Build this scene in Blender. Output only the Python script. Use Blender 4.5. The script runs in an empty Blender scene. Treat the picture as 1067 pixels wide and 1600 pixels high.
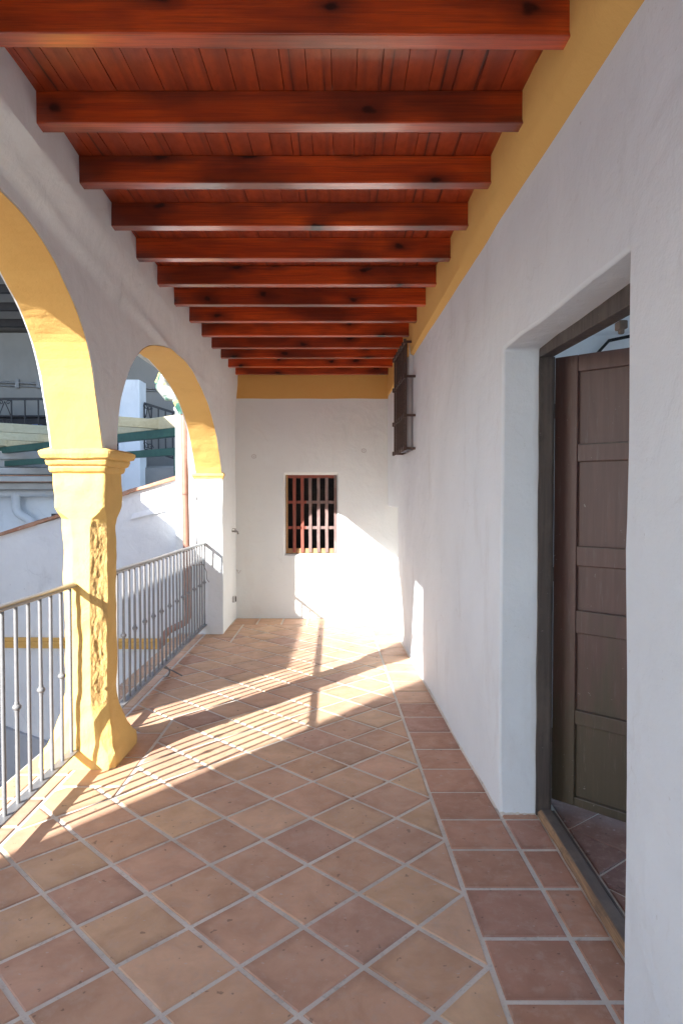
import bpy, bmesh, math, random
from mathutils import Vector, noise, Matrix
rnd = random.Random(7)
S = bpy.context.scene
COL = S.collection
PI = math.pi

# ------------------------------------------------------------------ node helpers
class NT:
    def __init__(s, name):
        m = bpy.data.materials.new(name); m.use_nodes = True
        s.m = m; s.t = m.node_tree; s.n = s.t.nodes; s.l = s.t.links
        s.b = s.n['Principled BSDF']; s.out = s.n['Material Output']
    def node(s, typ, **kw):
        n = s.n.new(typ)
        for k, v in kw.items():
            if k in n.inputs.keys(): n.inputs[k].default_value = v
            else: setattr(n, k, v)
        return n
    def link(s, a, b): s.l.new(a, b)
    def coord(s, scale=(1, 1, 1), rand=0.0):
        tc = s.node('ShaderNodeTexCoord'); mp = s.node('ShaderNodeMapping'); mp.inputs['Scale'].default_value = scale
        if rand:
            oi = s.node('ShaderNodeObjectInfo'); mu = s.node('ShaderNodeVectorMath', operation='SCALE')
            cb = s.node('ShaderNodeCombineXYZ'); s.link(oi.outputs['Random'], cb.inputs[0]); s.link(oi.outputs['Random'], cb.inputs[1]); s.link(oi.outputs['Random'], cb.inputs[2])
            s.link(cb.outputs[0], mu.inputs[0]); mu.inputs['Scale'].default_value = rand
            ad = s.node('ShaderNodeVectorMath', operation='ADD')
            s.link(tc.outputs['Object'], ad.inputs[0]); s.link(mu.outputs[0], ad.inputs[1]); s.link(ad.outputs[0], mp.inputs[0])
        else: s.link(tc.outputs['Object'], mp.inputs[0])
        return mp.outputs[0]
    def noise(s, vec, scale, detail=4, rough=0.55, dist=0.0):
        n = s.node('ShaderNodeTexNoise'); n.inputs['Scale'].default_value = scale; n.inputs['Detail'].default_value = detail
        n.inputs['Roughness'].default_value = rough; n.inputs['Distortion'].default_value = dist
        s.link(vec, n.inputs['Vector']); return n.outputs['Fac']
    def ramp(s, fac, stops):
        r = s.node('ShaderNodeValToRGB'); e = r.color_ramp.elements
        while len(e) < len(stops): e.new(0.5)
        for i, (p, c) in enumerate(stops):
            e[i].position = p; e[i].color = (c[0], c[1], c[2], 1) if not isinstance(c, (int, float)) else (c, c, c, 1)
        s.link(fac, r.inputs[0]); return r.outputs[0]
    def mix(s, fac, a, b, mode='MIX'):
        m = s.node('ShaderNodeMix', data_type='RGBA', blend_type=mode)
        for sock, v in ((m.inputs[0], fac), (m.inputs[6], a), (m.inputs[7], b)):
            if hasattr(v, 'links'): s.link(v, sock)
            elif isinstance(v, (int, float)): sock.default_value = v
            else: sock.default_value = (v[0], v[1], v[2], 1)
        return m.outputs[2]
    def math(s, op, a, b=0.0):
        m = s.node('ShaderNodeMath', operation=op)
        for i, v in enumerate((a, b)):
            if hasattr(v, 'links'): s.link(v, m.inputs[i])
            else: m.inputs[i].default_value = v
        return m.outputs[0]
    def base(s, c):
        if hasattr(c, 'links'): s.link(c, s.b.inputs['Base Color'])
        else: s.b.inputs['Base Color'].default_value = (c[0], c[1], c[2], 1)
    def rough(s, r):
        if hasattr(r, 'links'): s.link(r, s.b.inputs['Roughness'])
        else: s.b.inputs['Roughness'].default_value = r
    def bump(s, pairs):
        prev = None
        for h, strength, dist in pairs:
            b = s.node('ShaderNodeBump'); b.inputs['Strength'].default_value = strength; b.inputs['Distance'].default_value = dist
            s.link(h, b.inputs['Height'])
            if prev: s.link(prev, b.inputs['Normal'])
            prev = b.outputs[0]
        s.link(prev, s.b.inputs['Normal'])

def plaster(name, c, c2, stain, big=1.0, fine=0.5, stainamt=0.35):
    k = NT(name); v = k.coord()
    n1 = k.noise(v, 1.3, 6, .6); n2 = k.noise(v, 9, 6, .6); n3 = k.noise(v, 110, 3, .6); n4 = k.noise(v, 4.0, 4, .5, .6)
    col = k.mix(k.ramp(n1, [(.35, 0), (.68, 1)]), c, c2)
    vs = k.coord((1, 1, .35)); st = k.noise(vs, 3.2, 8, .68)
    col = k.mix(k.math('MULTIPLY', k.ramp(st, [(.56, 0), (.76, 1)]), stainamt), col, stain)
    wv = k.node('ShaderNodeTexNoise'); wv.inputs['Scale'].default_value = 2.5; wv.inputs['Detail'].default_value = 5; k.link(v, wv.inputs['Vector'])
    sc = k.node('ShaderNodeVectorMath', operation='SCALE'); sc.inputs['Scale'].default_value = .5; k.link(wv.outputs['Color'], sc.inputs[0]); ad = k.node('ShaderNodeVectorMath', operation='ADD'); k.link(v, ad.inputs[0]); k.link(sc.outputs[0], ad.inputs[1])
    vo = k.node('ShaderNodeTexVoronoi', feature='DISTANCE_TO_EDGE'); vo.inputs['Scale'].default_value = 1.1; k.link(ad.outputs[0], vo.inputs['Vector'])
    crack = k.math('MULTIPLY', k.ramp(vo.outputs['Distance'], [(.0015, 1), (.006, 0)]), k.ramp(k.noise(v, 1.9, 3), [(.54, 0), (.62, 1)]))
    col = k.mix(k.math('MULTIPLY', crack, .30), col, stain)
    sp = k.noise(v, 48, 2, .5); col = k.mix(k.math('MULTIPLY', k.ramp(sp, [(.735, 0), (.76, 1)]), .5), col, stain)
    k.base(col); k.rough(.85); k.b.inputs['Specular IOR Level'].default_value = .25
    k.bump([(n4, .5 * big, .03), (n2, .35 * big, .012), (n3, fine, .0022)])
    return k.m

M = {}
M['white'] = plaster('white_limewash', (.775, .82, .825), (.73, .775, .78), (.62, .63, .62))
M['white_house'] = plaster('white_limewash_house', (.77, .82, .855), (.70, .75, .785), (.57, .585, .59), 1.1, .6, .5)
M['white_court'] = plaster('white_limewash_courtyard', (.80, .80, .80), (.70, .70, .71), (.46, .46, .47), 1.0, .5, .55)
M['yellow'] = plaster('ochre_limewash', (.74, .45, .145), (.69, .405, .125), (.60, .34, .11), .8, .5, .3)
M['yellow_stone'] = plaster('ochre_painted_stone', (.79, .535, .185), (.75, .485, .16), (.67, .41, .14), 1.6, .9, .4)
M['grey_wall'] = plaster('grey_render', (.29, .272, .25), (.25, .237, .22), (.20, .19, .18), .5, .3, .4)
M['grey_foot'] = plaster('grey_foot_plaster', (.46, .47, .50), (.43, .44, .47), (.36, .36, .38), .5, .3, .3)

def rough_stone():
    k = NT('rough_ochre_stone'); v = k.coord((1, 1, .55))
    n1 = k.noise(v, 26, 8, .68, .4); n2 = k.noise(v, 90, 5, .6)
    k.base(k.ramp(n1, [(.28, (.58, .34, .12)), (.5, (.72, .46, .165)), (.7, (.78, .53, .21))])); k.rough(.9)
    k.bump([(n1, .8, .02), (n2, .8, .006)]); return k.m
M['rough'] = rough_stone()

def beamwood(name, a, b, dark, gloss, scale=(1, 1, 1), rand=40.0, knots=True):
    k = NT(name)
    v = k.coord((scale[0] * .9, scale[1] * 9, scale[2] * 9), rand)
    g1 = k.noise(v, 1.6, 7, .62, 1.2)
    vf = k.coord((scale[0] * 1.5, scale[1] * 60, scale[2] * 60), rand); g2 = k.noise(vf, 2.2, 4, .6, .3)
    vb = k.coord((scale[0] * .8, scale[1] * 2, scale[2] * 2), rand); g3 = k.noise(vb, 1.7, 3, .5)
    col = k.mix(k.ramp(g1, [(.32, 0), (.62, 1)]), a, b)
    col = k.mix(k.math('MULTIPLY', k.ramp(g2, [(.44, 0), (.72, 1)]), .5), col, dark)
    col = k.mix(k.math('MULTIPLY', k.ramp(g3, [(.44, 0), (.62, 1)]), .72), col, dark)
    if knots:
        vk = k.coord((scale[0] * 2.6, 1, scale[2] * 5.2), rand)
        sp = k.node('ShaderNodeSeparateXYZ'); k.link(vk, sp.inputs[0]); cb2 = k.node('ShaderNodeCombineXYZ'); k.link(sp.outputs[0], cb2.inputs[0]); k.link(sp.outputs[2], cb2.inputs[1])
        wn = k.node('ShaderNodeTexNoise'); wn.inputs['Scale'].default_value = 3.0; k.link(vk, wn.inputs['Vector'])
        vadd = k.node('ShaderNodeVectorMath', operation='ADD'); sc = k.node('ShaderNodeVectorMath', operation='SCALE'); sc.inputs['Scale'].default_value = .3
        k.link(wn.outputs['Color'], sc.inputs[0]); k.link(cb2.outputs[0], vadd.inputs[0]); k.link(sc.outputs[0], vadd.inputs[1])
        vo = k.node('ShaderNodeTexVoronoi', voronoi_dimensions='2D'); vo.inputs['Scale'].default_value = .9; k.link(vadd.outputs[0], vo.inputs['Vector'])
        d = vo.outputs['Distance']
        col = k.mix(k.math('MULTIPLY', k.ramp(d, [(.05, 1), (.30, 0)]), .8), col, dark)
        col = k.mix(k.ramp(d, [(.04, 1), (.085, 0)]), col, tuple(x * .35 for x in dark))
    k.base(col); k.rough(k.ramp(g2, [(.3, gloss), (.8, gloss + .18)])); k.b.inputs['Specular IOR Level'].default_value = .5; k.b.inputs['Coat Weight'].default_value = .45; k.b.inputs['Coat Roughness'].default_value = .17
    k.bump([(g2, .25, .002), (g1, .2, .004)])
    return k.m
M['beam'] = beamwood('mahogany_stained_beam', (.72, .105, .010), (.47, .057, .008), (.080, .012, .006), .28)
M['board'] = beamwood('mahogany_stained_board', (.48, .068, .011), (.40, .054, .010), (.22, .030, .009), .38, (9, .11, 1))
def paintwood(name, a, b, c, gloss=.6, axis='Z', scl=1.0, wear=None, rand=0.0):
    k = NT(name); s = {'Z': (22, 22, 1.2), 'Y': (22, 1.2, 22), 'X': (1.2, 22, 22)}[axis]
    v = k.coord(tuple(x * scl for x in s), rand); g = k.noise(v, 1.4, 6, .6, .8)
    v2 = k.coord((1, 1, .6), rand); p = k.noise(v2, 5, 6, .65)
    col = k.mix(k.ramp(g, [(.35, 0), (.65, 1)]), a, b)
    col = k.mix(k.ramp(p, [(.5, 0), (.66, 1)]), col, c)
    if wear:
        w = k.noise(k.coord((1, 1, 1), rand), 38, 3, .7); col = k.mix(k.ramp(w, [(.70, 0), (.735, 1)]), col, wear)
    k.base(col); k.rough(gloss); k.bump([(g, .35, .003), (p, .25, .004)])
    return k.m
k = NT('old_door_paint_greening'); v = k.coord((22, 22, 1.2)); g = k.noise(v, 1.4, 6, .6, .8); p = k.noise(k.coord((3, 3, .8)), 3.0, 6, .65)
tc = k.node('ShaderNodeTexCoord'); sx = k.node('ShaderNodeSeparateXYZ'); k.link(tc.outputs['Object'], sx.inputs[0])
grn = k.math('MULTIPLY', k.ramp(k.math('ADD', k.math('MULTIPLY', sx.outputs[2], -.55), k.math('ADD', p, .32)), [(.30, 0), (.66, 1)]), .62)
col = k.mix(k.ramp(g, [(.35, 0), (.65, 1)]), (.165, .088, .070), (.128, .068, .056))
col = k.mix(grn, col, (.070, .076, .040)); w_ = k.noise(k.coord(), 30, 3, .7); col = k.mix(k.ramp(w_, [(.70, 0), (.73, 1)]), col, (.30, .26, .22))
w2 = k.noise(k.coord((30, 30, 2.5)), 2, 5, .7); col = k.mix(k.math('MULTIPLY', k.ramp(w2, [(.58, 0), (.70, 1)]), .35), col, (.24, .20, .165))
k.base(col); k.rough(.45); k.bump([(g, .35, .003), (p, .2, .004)]); M['door'] = k.m
M['door_frame'] = paintwood('old_frame_wood', (.105, .082, .070), (.060, .047, .041), (.125, .098, .080), .7, 'Z', 1, (.30, .26, .22))
M['sill'] = paintwood('worn_sill_wood_and_glint', (.16, .13, .11), (.12, .10, .085), (.20, .16, .13), .8, 'Y')
M['sill_edge'] = paintwood('bare_sill_wood', (.42, .25, .13), (.22, .14, .085), (.10, .08, .065), .85, 'Y', 2.2)
M['win_red'] = paintwood('red_window_wood', (.30, .075, .045), (.22, .055, .038), (.20, .07, .05), .65, 'Z', 1)
M['win_grey'] = paintwood('weathered_window_wood', (.21, .14, .125), (.16, .105, .10), (.26, .20, .185), .75, 'Z', 1)
M['win_raw'] = paintwood('bare_window_wood', (.42, .27, .13), (.34, .20, .10), (.24, .12, .07), .8, 'Z', 1)
M['pergola'] = paintwood('pale_pergola_wood', (.62, .54, .34), (.52, .44, .27), (.58, .50, .32), .75, 'X', .5)

def metal(name, a, b, rough=.5, metallic=0.0, sc=30, rust=None):
    k = NT(name); v = k.coord(); n = k.noise(v, sc, 5, .65)
    col = k.mix(k.ramp(n, [(.35, 0), (.7, 1)]), a, b)
    if rust:
        r = k.noise(v, 9, 8, .75); col = k.mix(k.ramp(r, [(.63, 0), (.72, 1)]), col, rust)
    k.base(col); k.rough(rough); k.b.inputs['Metallic'].default_value = metallic; k.bump([(n, .3, .0015)]); return k.m
M['rail'] = metal('grey_railing_paint', (.235, .232, .232), (.195, .194, .195), .40, .1, 40, (.19, .165, .15))
M['iron'] = metal('rusty_wrought_iron', (.085, .060, .052), (.125, .080, .066), .75, .2, 45, (.20, .13, .09))
M['black_iron'] = metal('black_iron', (.025, .025, .027), (.035, .034, .035), .55, .2)
M['copper'] = metal('brown_painted_pipe', (.36, .19, .135), (.30, .155, .11), .45, .1, 14)
M['green_steel'] = metal('green_painted_steel', (.045, .13, .10), (.03, .095, .075), .5, .1, 10)
M['pvc'] = metal('grey_pvc', (.62, .62, .62), (.56, .56, .57), .4, 0, 6)
M['grey_metal'] = metal('dull_grey_metal', (.30, .30, .30), (.20, .19, .19), .5, .4, 30)
M['black'] = metal('matt_black', (.012, .012, .013), (.016, .016, .016), .7)
M['dark'] = metal('dark_interior', (.06, .052, .05), (.04, .036, .036), .9)
M['blue'] = metal('blue_plastic', (.03, .10, .30), (.035, .12, .34), .35, 0, 5)
M['dark_cloth'] = metal('dark_cover', (.035, .032, .035), (.05, .045, .045), .85, 0, 8)
M['blue_grey'] = metal('slate_blue_cloth', (.10, .13, .20), (.12, .15, .22), .8, 0, 8)
M['glass_shutter'] = metal('grey_shutter_paint', (.42, .43, .45), (.36, .37, .39), .5, 0, 5)

def glazed():
    k = NT('glazed_green_and_white_ceramic'); v = k.coord(); n = k.noise(v, 5, 1, .5, .4); n2 = k.noise(v, 9, 1, .5)
    c = k.mix(k.ramp(n, [(.42, 0), (.52, 1)]), (.40, .42, .39), (.04, .12, .09))
    c = k.mix(k.ramp(n2, [(.62, 0), (.68, 1)]), c, (.40, .42, .16))
    k.base(c); k.rough(.12); k.bump([(n2, .1, .004)]); return k.m
M['glazed'] = glazed()

def terracotta(name, attr=True):
    k = NT(name); v = k.coord()
    if attr:
        at = k.node('ShaderNodeAttribute'); at.attribute_name = 'tint'; col = at.outputs['Color']
    else: col = k.mix(k.ramp(k.noise(v, 5, 4), [(.35, 0), (.65, 1)]), (.42, .19, .11), (.50, .28, .17))
    n1 = k.noise(v, 6.5, 6, .62, .5); n2 = k.noise(v, 55, 5, .6); n3 = k.noise(v, 17, 8, .72, .2); n4 = k.noise(v, 28, 2, .5)
    col = k.mix(k.math('MULTIPLY', k.ramp(n1, [(.36, 0), (.64, 1)]), .55), col, (.70, .65, .62), 'MULTIPLY')
    col = k.mix(k.math('MULTIPLY', k.ramp(n3, [(.50, 0), (.64, 1)]), .42), col, (.55, .40, .31))
    col = k.mix(k.math('MULTIPLY', k.ramp(n4, [(.69, 0), (.72, 1)]), .55), col, (.12, .075, .055))
    n5 = k.noise(k.coord((1, 1.6, 1)), 36, 2, .5); col = k.mix(k.math('MULTIPLY', k.ramp(n5, [(.70, 0), (.73, 1)]), .5), col, (.60, .53, .47))
    k.base(col); k.rough(k.ramp(n1, [(.3, .52), (.7, .72)])); k.b.inputs['Specular IOR Level'].default_value = .35
    k.bump([(n1, .25, .006), (n2, .25, .0012)]); return k.m
M['tile'] = terracotta('terracotta_floor_tile')
M['coping'] = terracotta('terracotta_coping', False)
def grout():
    k = NT('cement_grout'); v = k.coord(); n = k.noise(v, 3, 7, .65); n2 = k.noise(v, 90, 4, .6)
    c = k.mix(k.ramp(n, [(.35, 0), (.65, 1)]), (.77, .72, .63), (.58, .54, .465))
    c = k.mix(k.math('MULTIPLY', k.ramp(n2, [(.55, 0), (.7, 1)]), .35), c, (.30, .28, .24)); n6 = k.noise(v, 12, 5, .7); c = k.mix(k.math('MULTIPLY', k.ramp(n6, [(.60, 0), (.68, 1)]), .5), c, (.28, .25, .21))
    k.base(c); k.rough(.9); k.bump([(n2, .5, .002)]); return k.m
M['grout'] = grout()
def simple(name, a, b, sc, rough=.9):
    k = NT(name); n = k.noise(k.coord(), sc, 6, .6); k.base(k.mix(k.ramp(n, [(.35, 0), (.65, 1)]), a, b)); k.rough(rough); k.bump([(n, .3, .02)]); return k.m
M['ground'] = simple('courtyard_paving', (.46, .43, .39), (.36, .33, .30), 2.0)
M['slab'] = simple('cement_slab', (.50, .48, .45), (.42, .40, .37), 3.0)

# ------------------------------------------------------------------ mesh helpers
class MB:
    def __init__(s): s.v = []; s.f = []; s.mi = []; s.tint = []
    def add(s, verts, faces, mi=0, tint=None):
        o = len(s.v); s.v += [tuple(v) for v in verts]
        for f in faces: s.f.append(tuple(i + o for i in f)); s.mi.append(mi); s.tint.append(tint)
    def quad(s, a, b, c, d, mi=0): s.add([a, b, c, d], [(0, 1, 2, 3)], mi)
    def box(s, x0, x1, y0, y1, z0, z1, mi=0):
        v = [(x0, y0, z0), (x1, y0, z0), (x1, y1, z0), (x0, y1, z0), (x0, y0, z1), (x1, y0, z1), (x1, y1, z1), (x0, y1, z1)]
        s.add(v, [(0, 3, 2, 1), (4, 5, 6, 7), (0, 1, 5, 4), (1, 2, 6, 5), (2, 3, 7, 6), (3, 0, 4, 7)], mi)
    def hexa(s, lo, hi, mi=0):   # lo, hi: four corners each, counter-clockwise from above
        s.add(list(lo) + list(hi), [(3, 2, 1, 0), (4, 5, 6, 7), (0, 1, 5, 4), (1, 2, 6, 5), (2, 3, 7, 6), (3, 0, 4, 7)], mi)
    def bar(s, p, q, w, h, up=(0, 0, 1), mi=0):   # box section from p to q
        p = Vector(p); q = Vector(q); d = (q - p).normalized(); u = Vector(up); sx = d.cross(u).normalized(); u = sx.cross(d)
        c = [sx * (a * w / 2) + u * (b * h / 2) for a, b in ((-1, -1), (1, -1), (1, 1), (-1, 1))]
        s.add([p + k for k in c] + [q + k for k in c], [(0, 3, 2, 1), (4, 5, 6, 7), (0, 1, 5, 4), (1, 2, 6, 5), (2, 3, 7, 6), (3, 0, 4, 7)], mi)
    def tube(s, pts, r, n=10, cap=True, mi=0):
        pts = [Vector(p) for p in pts]; rs = r if isinstance(r, (list, tuple)) else [r] * len(pts)
        t0 = (pts[1] - pts[0]).normalized(); a = Vector((0, 0, 1)) if abs(t0.z) < .9 else Vector((1, 0, 0)); a = (a - t0 * a.dot(t0)).normalized()
        vs = []
        for i, p in enumerate(pts):
            t = (pts[min(i + 1, len(pts) - 1)] - pts[max(i - 1, 0)]).normalized(); a = (a - t * a.dot(t)).normalized(); b = t.cross(a)
            for k in range(n): vs.append(p + (a * math.cos(2 * PI * k / n) + b * math.sin(2 * PI * k / n)) * rs[i])
        fs = [(i * n + k, i * n + (k + 1) % n, (i + 1) * n + (k + 1) % n, (i + 1) * n + k) for i in range(len(pts) - 1) for k in range(n)]
        if cap: fs += [tuple(range(n - 1, -1, -1)), tuple((len(pts) - 1) * n + k for k in range(n))]
        s.add(vs, fs, mi)
    def ball(s, c, rx, rz, n=12, m=8, mi=0):
        vs = [(c[0], c[1], c[2] - rz)]
        for i in range(1, m):
            a = -PI / 2 + PI * i / m
            for k in range(n): vs.append((c[0] + rx * math.cos(a) * math.cos(2 * PI * k / n), c[1] + rx * math.cos(a) * math.sin(2 * PI * k / n), c[2] + rz * math.sin(a)))
        vs.append((c[0], c[1], c[2] + rz)); L = len(vs) - 1
        fs = [(0, 1 + (k + 1) % n, 1 + k) for k in range(n)]
        for i in range(m - 2): fs += [(1 + i * n + k, 1 + i * n + (k + 1) % n, 1 + (i + 1) * n + (k + 1) % n, 1 + (i + 1) * n + k) for k in range(n)]
        fs += [(1 + (m - 2) * n + k, 1 + (m - 2) * n + (k + 1) % n, L) for k in range(n)]
        s.add(vs, fs, mi)

def worldloc(o):
    v = Vector((0, 0, 0))
    while o: v += o.location; o = o.parent
    return v
def obj(name, mb, mats, parent=None, smooth=35, bevel=0, weld=False, at=None, label=None):
    me = bpy.data.meshes.new(name)
    o = bpy.data.objects.new(name, me); COL.objects.link(o)
    if at is not None: o.location = at
    off = (worldloc(parent) if parent else Vector((0, 0, 0))) + (Vector(at) if at is not None else Vector((0, 0, 0)))
    me.from_pydata([(v[0] - off.x, v[1] - off.y, v[2] - off.z) for v in mb.v], [], mb.f)
    for m in (mats if isinstance(mats, (list, tuple)) else [mats]): me.materials.append(M[m])
    me.polygons.foreach_set('material_index', mb.mi)
    if any(t is not None for t in mb.tint):
        at_ = me.attributes.new('tint', 'FLOAT_COLOR', 'CORNER'); li = 0
        for f, t in zip(mb.f, mb.tint):
            for k in range(len(f)): at_.data[li].color = (*t[k], 1); li += 1
    bm = bmesh.new(); bm.from_mesh(me)
    if weld: bmesh.ops.remove_doubles(bm, verts=bm.verts, dist=.0008); bmesh.ops.dissolve_degenerate(bm, edges=bm.edges, dist=.0005)
    bmesh.ops.recalc_face_normals(bm, faces=bm.faces); bm.to_mesh(me); bm.free()
    if bevel:
        b = o.modifiers.new('soft_edges', 'BEVEL'); b.width = bevel; b.segments = 2; b.limit_method = 'ANGLE'; b.angle_limit = math.radians(40)
    if smooth: me.shade_smooth(); me.set_sharp_from_angle(angle=math.radians(smooth if not bevel else 60))
    if parent: o.parent = parent
    if label: o['label'] = label
    return o
def thing(name, label, cat, loc, group=None):
    o = bpy.data.objects.new(name, None); COL.objects.link(o); o.location = loc; o.empty_display_size = .1
    o['label'] = label; o['category'] = cat
    if group: o['group'] = group
    return o
def tag(o, label, cat, group=None):
    o['label'] = label; o['category'] = cat
    if group: o['group'] = group
    return o
def copytree(o, parent=None):
    c = o.copy(); COL.objects.link(c)
    if parent: c.parent = parent
    for ch in list(o.children): copytree(ch, c)
    return c

def nz(x, y, z, s, a): return noise.noise(Vector((x * s, y * s, z * s))) * a
def lin(a, b, t): return a + (b - a) * t
def interp(pts, x):
    if x <= pts[0][0]: return pts[0][1]
    for (x0, y0), (x1, y1) in zip(pts, pts[1:]):
        if x <= x1: return y0 + (y1 - y0) * (x - x0) / (x1 - x0)
    return pts[-1][1]

YB = 8.31           # face of the end wall
def xw(Y): return .878 - .0369 * Y          # house wall face at floor height
def xb(Y): return .763 - .025 * Y           # house wall face up at the beams

# ------------------------------------------------------------------ floor
def clip(poly, nx, ny, d):    # keep nx*x+ny*y<=d
    out = []
    for i in range(len(poly)):
        p, q = poly[i], poly[(i + 1) % len(poly)]
        a = nx * p[0] + ny * p[1] - d; b = nx * q[0] + ny * q[1] - d
        if a <= 0: out.append(p)
        if (a < 0 < b) or (b < 0 < a): t = a / (a - b); out.append((p[0] + (q[0] - p[0]) * t, p[1] + (q[1] - p[1]) * t))
    return out
def lin3(a, b, t): return [a[i] + (b[i] - a[i]) * t for i in range(3)]
def area(p): return abs(sum(p[i][0] * p[(i + 1) % len(p)][1] - p[(i + 1) % len(p)][0] * p[i][1] for i in range(len(p)))) / 2
def inset(poly, g):
    s = sum(poly[i][0] * poly[(i + 1) % len(poly)][1] - poly[(i + 1) % len(poly)][0] * poly[i][1] for i in range(len(poly)))
    if s < 0: poly = poly[::-1]
    res = list(poly)
    for i in range(len(poly)):
        p, q = poly[i], poly[(i + 1) % len(poly)]; L = math.hypot(q[0] - p[0], q[1] - p[1])
        if L < 1e-6: continue
        nx, ny = (q[1] - p[1]) / L, -(q[0] - p[0]) / L
        res = clip(res, nx, ny, nx * p[0] + ny * p[1] - g)
        if len(res) < 3: return []
    return res
TINTS = [(.68, .425, .275), (.685, .44, .28), (.665, .415, .27), (.69, .455, .29), (.635, .395, .265), (.68, .43, .28), (.67, .42, .275), (.58, .36, .25), (.69, .46, .295)]
REDS = [(.57, .32, .215), (.54, .30, .205), (.60, .345, .23), (.51, .285, .205)]
def tile(mb, poly, tint, g=.0095, zt=.0, jitter=.0012):
    p = inset(poly, g + rnd.uniform(-.0012, .0012))
    if len(p) < 3 or area(p) < .0012: return
    q = inset(p, .004)
    if len(q) < 3: return
    dz = rnd.uniform(-jitter, jitter); tx, ty = rnd.uniform(-.004, .004), rnd.uniform(-.004, .004)
    cx = sum(a[0] for a in p) / len(p); cy = sum(a[1] for a in p) / len(p)
    z = lambda a, h: zt + dz + h + (a[0] - cx) * tx + (a[1] - cy) * ty
    # slightly wavy hand-made edges
    k_ = rnd.uniform(.92, 1.07); h_ = rnd.uniform(-.018, .018)
    t = (tint[0] * k_ * (1 + h_ * .3), tint[1] * k_ * (1 + h_), tint[2] * k_ * (1 - h_))
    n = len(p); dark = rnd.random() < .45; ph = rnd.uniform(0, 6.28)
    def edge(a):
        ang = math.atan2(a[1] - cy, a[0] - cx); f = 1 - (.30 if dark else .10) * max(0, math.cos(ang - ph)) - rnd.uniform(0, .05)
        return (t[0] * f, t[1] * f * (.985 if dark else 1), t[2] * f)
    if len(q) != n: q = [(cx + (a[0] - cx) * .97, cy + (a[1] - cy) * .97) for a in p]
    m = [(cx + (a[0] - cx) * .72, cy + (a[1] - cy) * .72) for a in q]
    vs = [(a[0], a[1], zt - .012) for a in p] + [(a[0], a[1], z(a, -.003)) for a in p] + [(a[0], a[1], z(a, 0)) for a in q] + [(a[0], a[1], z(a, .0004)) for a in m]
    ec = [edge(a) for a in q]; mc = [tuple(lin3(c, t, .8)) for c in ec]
    for i in range(n):
        j = (i + 1) % n
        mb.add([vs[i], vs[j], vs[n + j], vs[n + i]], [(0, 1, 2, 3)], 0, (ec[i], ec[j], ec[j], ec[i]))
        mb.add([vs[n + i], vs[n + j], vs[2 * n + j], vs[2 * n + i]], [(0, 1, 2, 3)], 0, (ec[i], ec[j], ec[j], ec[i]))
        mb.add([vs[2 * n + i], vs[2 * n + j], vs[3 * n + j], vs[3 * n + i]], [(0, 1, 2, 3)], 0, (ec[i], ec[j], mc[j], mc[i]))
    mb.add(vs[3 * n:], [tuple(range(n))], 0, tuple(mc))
fl = MB()
O = (-.3358, 2.1642); BI = (.2070, -.2034); AJ = (.2008, .2034)
def tl(Y): return .5475 - .0270 * Y - .0012 * math.sin(Y * 3)      # line between the diagonal field and the wall-side border
TB = .5475; TS = -.0270
XL = -1.50; XP = -1.155
for i in range(-60, 60):
    for j in range(-60, 60):
        def pt(a, b): return (O[0] + a * BI[0] + b * AJ[0], O[1] + a * BI[1] + b * AJ[1])
        base = [pt(i, j), pt(i + 1, j), pt(i + 1, j + 1), pt(i, j + 1)]
        if max(p[1] for p in base) < -3 or min(p[1] for p in base) > 8: continue
        if max(p[0] for p in base) < -1.7 or min(p[0] for p in base) > .9: continue
        base = clip(base, 1, -TS, TB)          # x - TS*Y <= TB
        base = clip(base, 0, 1, 7.93); base = clip(base, 0, -1, 3.0)
        if len(base) < 3: continue
        tint = rnd.choice(TINTS); base = clip(base, -1, 0, -XL)
        if len(base) < 3: continue
        ys_ = [p[1] for p in base]; zones = [(3.52, 4.32), (7.2, 8.2)]
        hit = min(p[0] for p in base) < XP - .01 and any(min(ys_) < z1 - .01 and max(ys_) > z0 + .01 for z0, z1 in zones)
        parts = [base]
        if hit:
            lo = [(-4, 3.52), (4.32, 7.2)]; west = clip(base, 1, 0, XP)
            parts = [clip(base, -1, 0, -XP)] + [clip(clip(west, 0, 1, z1), 0, -1, -z0) for z0, z1 in lo if len(west) > 2]
        for p in parts:
            if len(p) >= 3 and area(p) > .003: tile(fl, p, tint)
def rect(mb, x0, x1, y0, y1, tints, zt=0): tile(mb, [(x0, y0), (x1, y0), (x1, y1), (x0, y1)], rnd.choice(tints), zt=zt)
# border beside the house wall
y = 1.72
ys = [-2.9 + .30 * k for k in range(16)]
ycuts = [-3.0]
yy = 2.012
while yy > -2.9: ycuts.append(yy); yy -= .296
ycuts += [2.308, 2.601, 2.891, 3.162]
yy = 3.162 + .292
while yy < 7.9: ycuts.append(yy); yy += .295
ycuts.append(8.31); ycuts = sorted(ycuts)
for a, b in zip(ycuts, ycuts[1:]):
    tile(fl, [(TB + TS * a, a), (xw(a) + .004, a), (xw(b) + .004, b), (TB + TS * b, b)], rnd.choice(REDS if b < 5 else TINTS[:6]))
    if 1.7 < a and b < 3.25 or (a < 1.92 < b):
        a2, b2 = max(a, 1.9), min(b, 3.24)
        tile(fl, [(xw(a2) + .004, a2), (.945, a2), (.945, b2), (xw(b2) + .004, b2)], rnd.choice(REDS))
tile(fl, [(xw(3.16) + .004, 3.162), (.945, 3.162), (.945, 3.235), (xw(3.2) + .004, 3.235)], REDS[0])
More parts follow.
